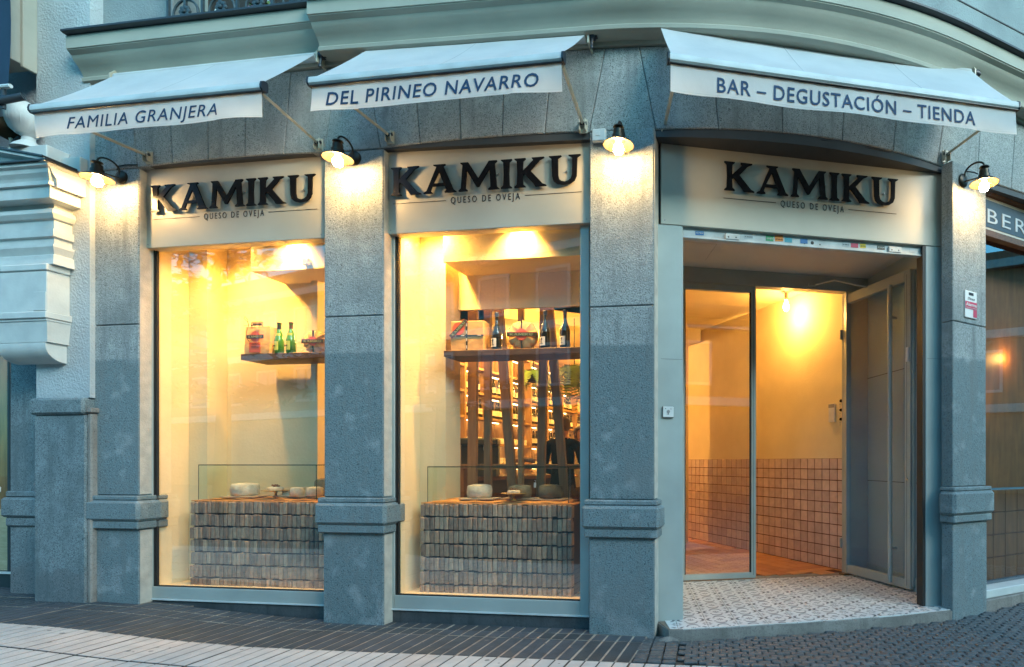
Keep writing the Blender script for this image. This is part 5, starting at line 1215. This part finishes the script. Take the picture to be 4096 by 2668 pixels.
ct = obj('tiled_counter', MB().box(F5, 0, 2.6, .42, .5, .1, .98), 'dark_wood', rs)
pmx = mesh(MB().box(FW, .003, .197, 0, .02, .003, .217, .003), 'dark_ply', name='panel')
for i in range(8):
    for j in range(4): inst('panel', pmx, F5 @ T(i * .2, .39, .1 + j * .22), rs)
obj('sill', MB().box(F5, -.04, 2.7, -.02, .14, .075, .148, .006), 'white_plaster', rs)
obj('step_stone', MB().box(F5, -.04, 2.7, -.05, .14, -.05, .073, .006), 'threshold', rs)
light('right_shop_light', 'POINT', F5 @ Vector((.50, .33, 1.95)), 2.2, size=.05)
light('right_shop_light', 'POINT', F5 @ Vector((1.0, .33, 2.3)), 2, size=.05)
obj('far_return', MB().box(F5, 2.6, 2.7, 0, .6, 0, 3.7), 'granite_lintel', rs)

# ================================================================== ground
pv = thing('pavement', FW, 'pavement of ribbed light and dark slabs in front of the shops', None, kind='structure')
GF = frame(-4.95, 4.33, -7.0)           # x along the light/dark boundary, -y towards the viewer
def gpt(x, y, dz=0):
    p = GF @ Vector((x, y, 0)); return Vector((p.x, p.y, gzw(p.x, p.y) + dz))
def ground_f(u, v):
    x = -8 + 26 * u; y = -12 + 16 * v; return Vector((x, y, gzw(x, y) - .022 - (.0 if y > -6 else 0)))
g = obj('ground', MB().grid(ground_f, 120, 40), 'slab_gap', kind='structure'); g['label'] = 'grey mortar bed under the pavement slabs'
rd = obj('street', MB().box(FW, -80, 80, -90, 90, -.14, -.12), 'asphalt', kind='structure'); rd['label'] = 'dark asphalt street beyond the pavement'
PS = .40
def slab(L, Wd, n, m, jm, gp=.005):                      # ribbed slab lying with its ribs along y
    mb = MB(); mb.m = 1; mb.box(FW, .001, L - .001, .001, Wd - .001, -.02, -.004); mb.m = 0
    w_ = (L - .004) / n
    for i in range(n): mb.box(FW, .002 + w_ * i + gp, .002 + w_ * (i + 1) - gp, .005, Wd - .005, -.0035, 0, .0016)
    return mesh(mb, [m, jm], name='paving_slab')
sl = slab(.385, .40, 4, 'slab_light', 'joint_dark'); sdk = slab(.385, .42, 4, 'slab_dark', 'joint_pale', .0075); sds = slab(.385, .14, 4, 'slab_dark', 'joint_pale', .0075)
def place(me, x, y):
    a = gpt(x, y); b = gpt(x + .385, y); tlt = math.degrees(math.atan2(b.z - a.z, .385))
    inst('paving_slab', me, Matrix.Translation((a.x, a.y, a.z + random.uniform(-.0015, .0015))) @ Rz(-7.0) @ Ry(-tlt), pv)
for i in range(-9, 26):
    x = i * .385
    for r in range(5):
        if (GF @ Vector((x, -.405 * (r + 1), 0))).x < 1.25 - r * .1: place(sl, x, -.405 * (r + 1))
XE = 12 * .385
for i in range(-12, 12):
    x = i * .385
    place(sdk, x, .002)
    place(sds, x, .428); place(sds, x, .575)
    if i < 2: place(sdk, x, .722)
    if i < 1: place(sdk, x, 1.147)
# small setts, from the third pillar to the right
sm_ = []
rnd = random.Random(21)
for k in range(6):
    mb = MB().box(FW, -.043, .043, -.026, .026, -.02, 0, .006)
    for v in mb.v: v += Vector((rnd.uniform(-.003, .003), rnd.uniform(-.003, .003), rnd.uniform(-.0025, .003)))
    sm_.append(mesh(mb, 'cobble', name='sett'))
SF = frame(-.70, 3.2, -2)
cells = []
bl = lambda p: (GF.inverted() @ p)
for i in range(-2, 60):
    for j in range(-12, 55):
        fan = 1.0
        c = SF @ Vector((.0925 * i + .012 * math.sin(j * .6) * 0 + (0.046 if (j % 2) and i > 6 else 0), .057 * j, 0))
        q = bl(c)
        if q.x < XE + .010: continue
        if q.y < .03 and q.y > -2.03 and c.x < 1.62 + (-.1 if q.y < -.4 else 0): continue
        dl = FD.inverted() @ c; l4 = F4.inverted() @ c; ll = FL.inverted() @ c; l5 = F5.inverted() @ c
        if dl.y > -.30 and -.3 < dl.x < 2.5 and inside(c + (Vector((0, .03, 0))), out): continue
        if ll.y > -.075 and ll.x < 4.34: continue
        if l4.y > -.02 and l4.x > -.1: continue
        if l5.y > -.07 and l5.x > -.1: continue
        if c.y < 2.6 or ll.y > -.03 and ll.x < 4.5: continue
        cells.append((c.y * .9 + abs(c.x - .8) * .15, c))
cells.sort(key=lambda t_: t_[0])
vis = [c for _, c in cells if c.y > 3.35]; vis.sort(key=lambda c: (c.y / 1 - .0)); rest = [c for _, c in cells if c.y <= 3.35] + vis[300:]
for c in vis[:300]:
    inst('sett', rnd.choice(sm_), Matrix.Translation((c.x + rnd.uniform(-.003, .003), c.y + rnd.uniform(-.003, .003), gzw(c.x, c.y) + rnd.uniform(-.003, .004))) @ Rz(-2 + rnd.uniform(-2.5, 2.5)) @ Rx(rnd.uniform(-3, 3)) @ Ry(rnd.uniform(-2, 2)), pv)
mb = MB()
for c in rest:
    M = Matrix.Translation((c.x, c.y, gzw(c.x, c.y) + rnd.uniform(-.003, .004))) @ Rz(-2 + rnd.uniform(-2.5, 2.5)) @ Rx(rnd.uniform(-3, 3)) @ Ry(rnd.uniform(-2, 2))
    mb.box(M, -.043, .043, -.026, .026, -.02, 0, .006)
obj('farther_setts', mb, 'cobble', pv, kind='stuff')
# dirt at the foot of the walls, gum spots
mb = MB()
for i in range(46):
    x = rnd.uniform(.3, 4.4); y = rnd.uniform(-.35, .5) if i % 4 else rnd.uniform(-.9, 0)
    p = gpt(x, y, .0012); r = rnd.uniform(.008, .018); n = 9
    mb.add([p + Vector((r * math.cos(6.283 * k / n) * rnd.uniform(.8, 1.2), r * math.sin(6.283 * k / n) * rnd.uniform(.6, 1), 0)) for k in range(n)], [tuple(range(n))])
tag(obj('gum_spots', mb, 'slab_dark2', kind='stuff'), 'pale flattened gum spots and litter flecks on the dark slabs', None)
def blob(u, v):
    a_ = 2 * math.pi * u; r_ = v * (.045 + .014 * math.sin(3 * a_ + 1) + .010 * math.sin(7 * a_))
    p = FD @ Vector((.02 + 1.9 * r_ * math.cos(a_), -.235 + .7 * r_ * math.sin(a_), 0)); p.z = .030 * (1 - v ** 1.6) + .004 * math.sin(9 * a_) * v * (1 - v) - .006
    return p
obj('mortar_fillet', MB().grid(blob, 40, 8), 'threshold', bld)

# ================================================================== across the street (seen only as reflections)
ob = thing('opposite_building', frame(-3, -13, 188), 'brown brick apartment building across the street', 'building')
FO2 = frame(-3, -13, 188)
obj('wall', MB().box(FO2, -26, 40, 0, 6, -.1, 11.5), 'brick_far', ob)
for z in (3.6, 6.8, 10.0): obj('balcony_band', MB().box(FO2, -26, 40, -.5, -.01, z, z + .35), 'band_far', ob)
wm_ = mesh(MB().box(FW, 0, 1.5, -.06, -.01, 0, 1.6).box(FW, .70, .80, -.10, -.061, 0, 1.6), 'window_far', name='window')
fm_ = mesh(MB().box(FW, -.12, 0, -.12, -.01, -.12, 1.72).box(FW, 1.5, 1.62, -.12, -.01, -.12, 1.72).box(FW, 0, 1.5, -.12, -.01, 1.6, 1.72).box(FW, 0, 1.5, -.12, -.01, -.12, 0), 'band_far', name='frame')
for i in range(-4, 11):
    for j in range(2):
        w = inst('window', wm_, FO2 @ T(1.2 + i * 3.2, 0, 4.6 + j * 3.2), ob); inst('frame', fm_, FO2 @ T(1.2 + i * 3.2, 0, 4.6 + j * 3.2), w)
cb = thing('corner_block', frame(26, 5, 90), 'low brown brick building down the street to the right', 'building')
FO3 = frame(26, 22, -90)
obj('wall', MB().box(FO3, 0, 27, 0, 6, -.1, 10.4), 'brick_far', cb)
for z in (3.4, 6.6, 9.6): obj('balcony_band', MB().box(FO3, 0, 27, -.4, -.01, z, z + .35), 'band_far', cb)
for i in range(8):
    w = inst('window', wm_, FO3 @ T(1.2 + i * 3.2, 0, 4.4), cb); inst('frame', fm_, FO3 @ T(1.2 + i * 3.2, 0, 4.4), w)
def tree(x, y, h, label, seed):
    rnd = random.Random(seed); t = thing('street_tree', frame(x, y, 0, -.12), label, 'tree')
    tr = MB().tube([(x, y, -.12), (x + .1, y, h * .35), (x - .05, y + .1, h * .7), (x, y, h)], [.22, .16, .10, .03], 10); cr = MB()
    for i in range(30):
        a = rnd.uniform(0, 6.28); z = h * rnd.uniform(.32, 1); l = (h * 1.08 - z) * .42 + .5; tip = Vector((x + l * math.cos(a), y + l * math.sin(a), z - .2 + rnd.uniform(-.2, .3)))
        b = Vector((x, y, z)); tr.tube([b, (b + tip) / 2 + Vector((0, 0, .1)), tip], [.05, .03, .01], 5)
        for k in range(90):
            u = rnd.uniform(.2, 1); c = b.lerp(tip, u) + Vector((rnd.gauss(0, .25), rnd.gauss(0, .25), rnd.gauss(0, .12)))
            d = Vector((rnd.gauss(0, 1), rnd.gauss(0, 1), rnd.gauss(0, .4))).normalized(); e = d.cross(Vector((rnd.random(), rnd.random(), 1))).normalized(); s = rnd.uniform(.10, .22)
            cr.add([c - d * s, c + e * s * .35, c + d * s, c - e * s * .35], [(0, 1, 2, 3)])
    obj('trunk', tr, 'bark', t); obj('crown', cr, 'leaf_far', t)
tree(-15.5, -3.5, 8.5, 'feathery evergreen street tree opposite the left window', 1)
tree(-12.5, -8.5, 9.5, 'taller feathery street tree nearer the opposite building', 2)
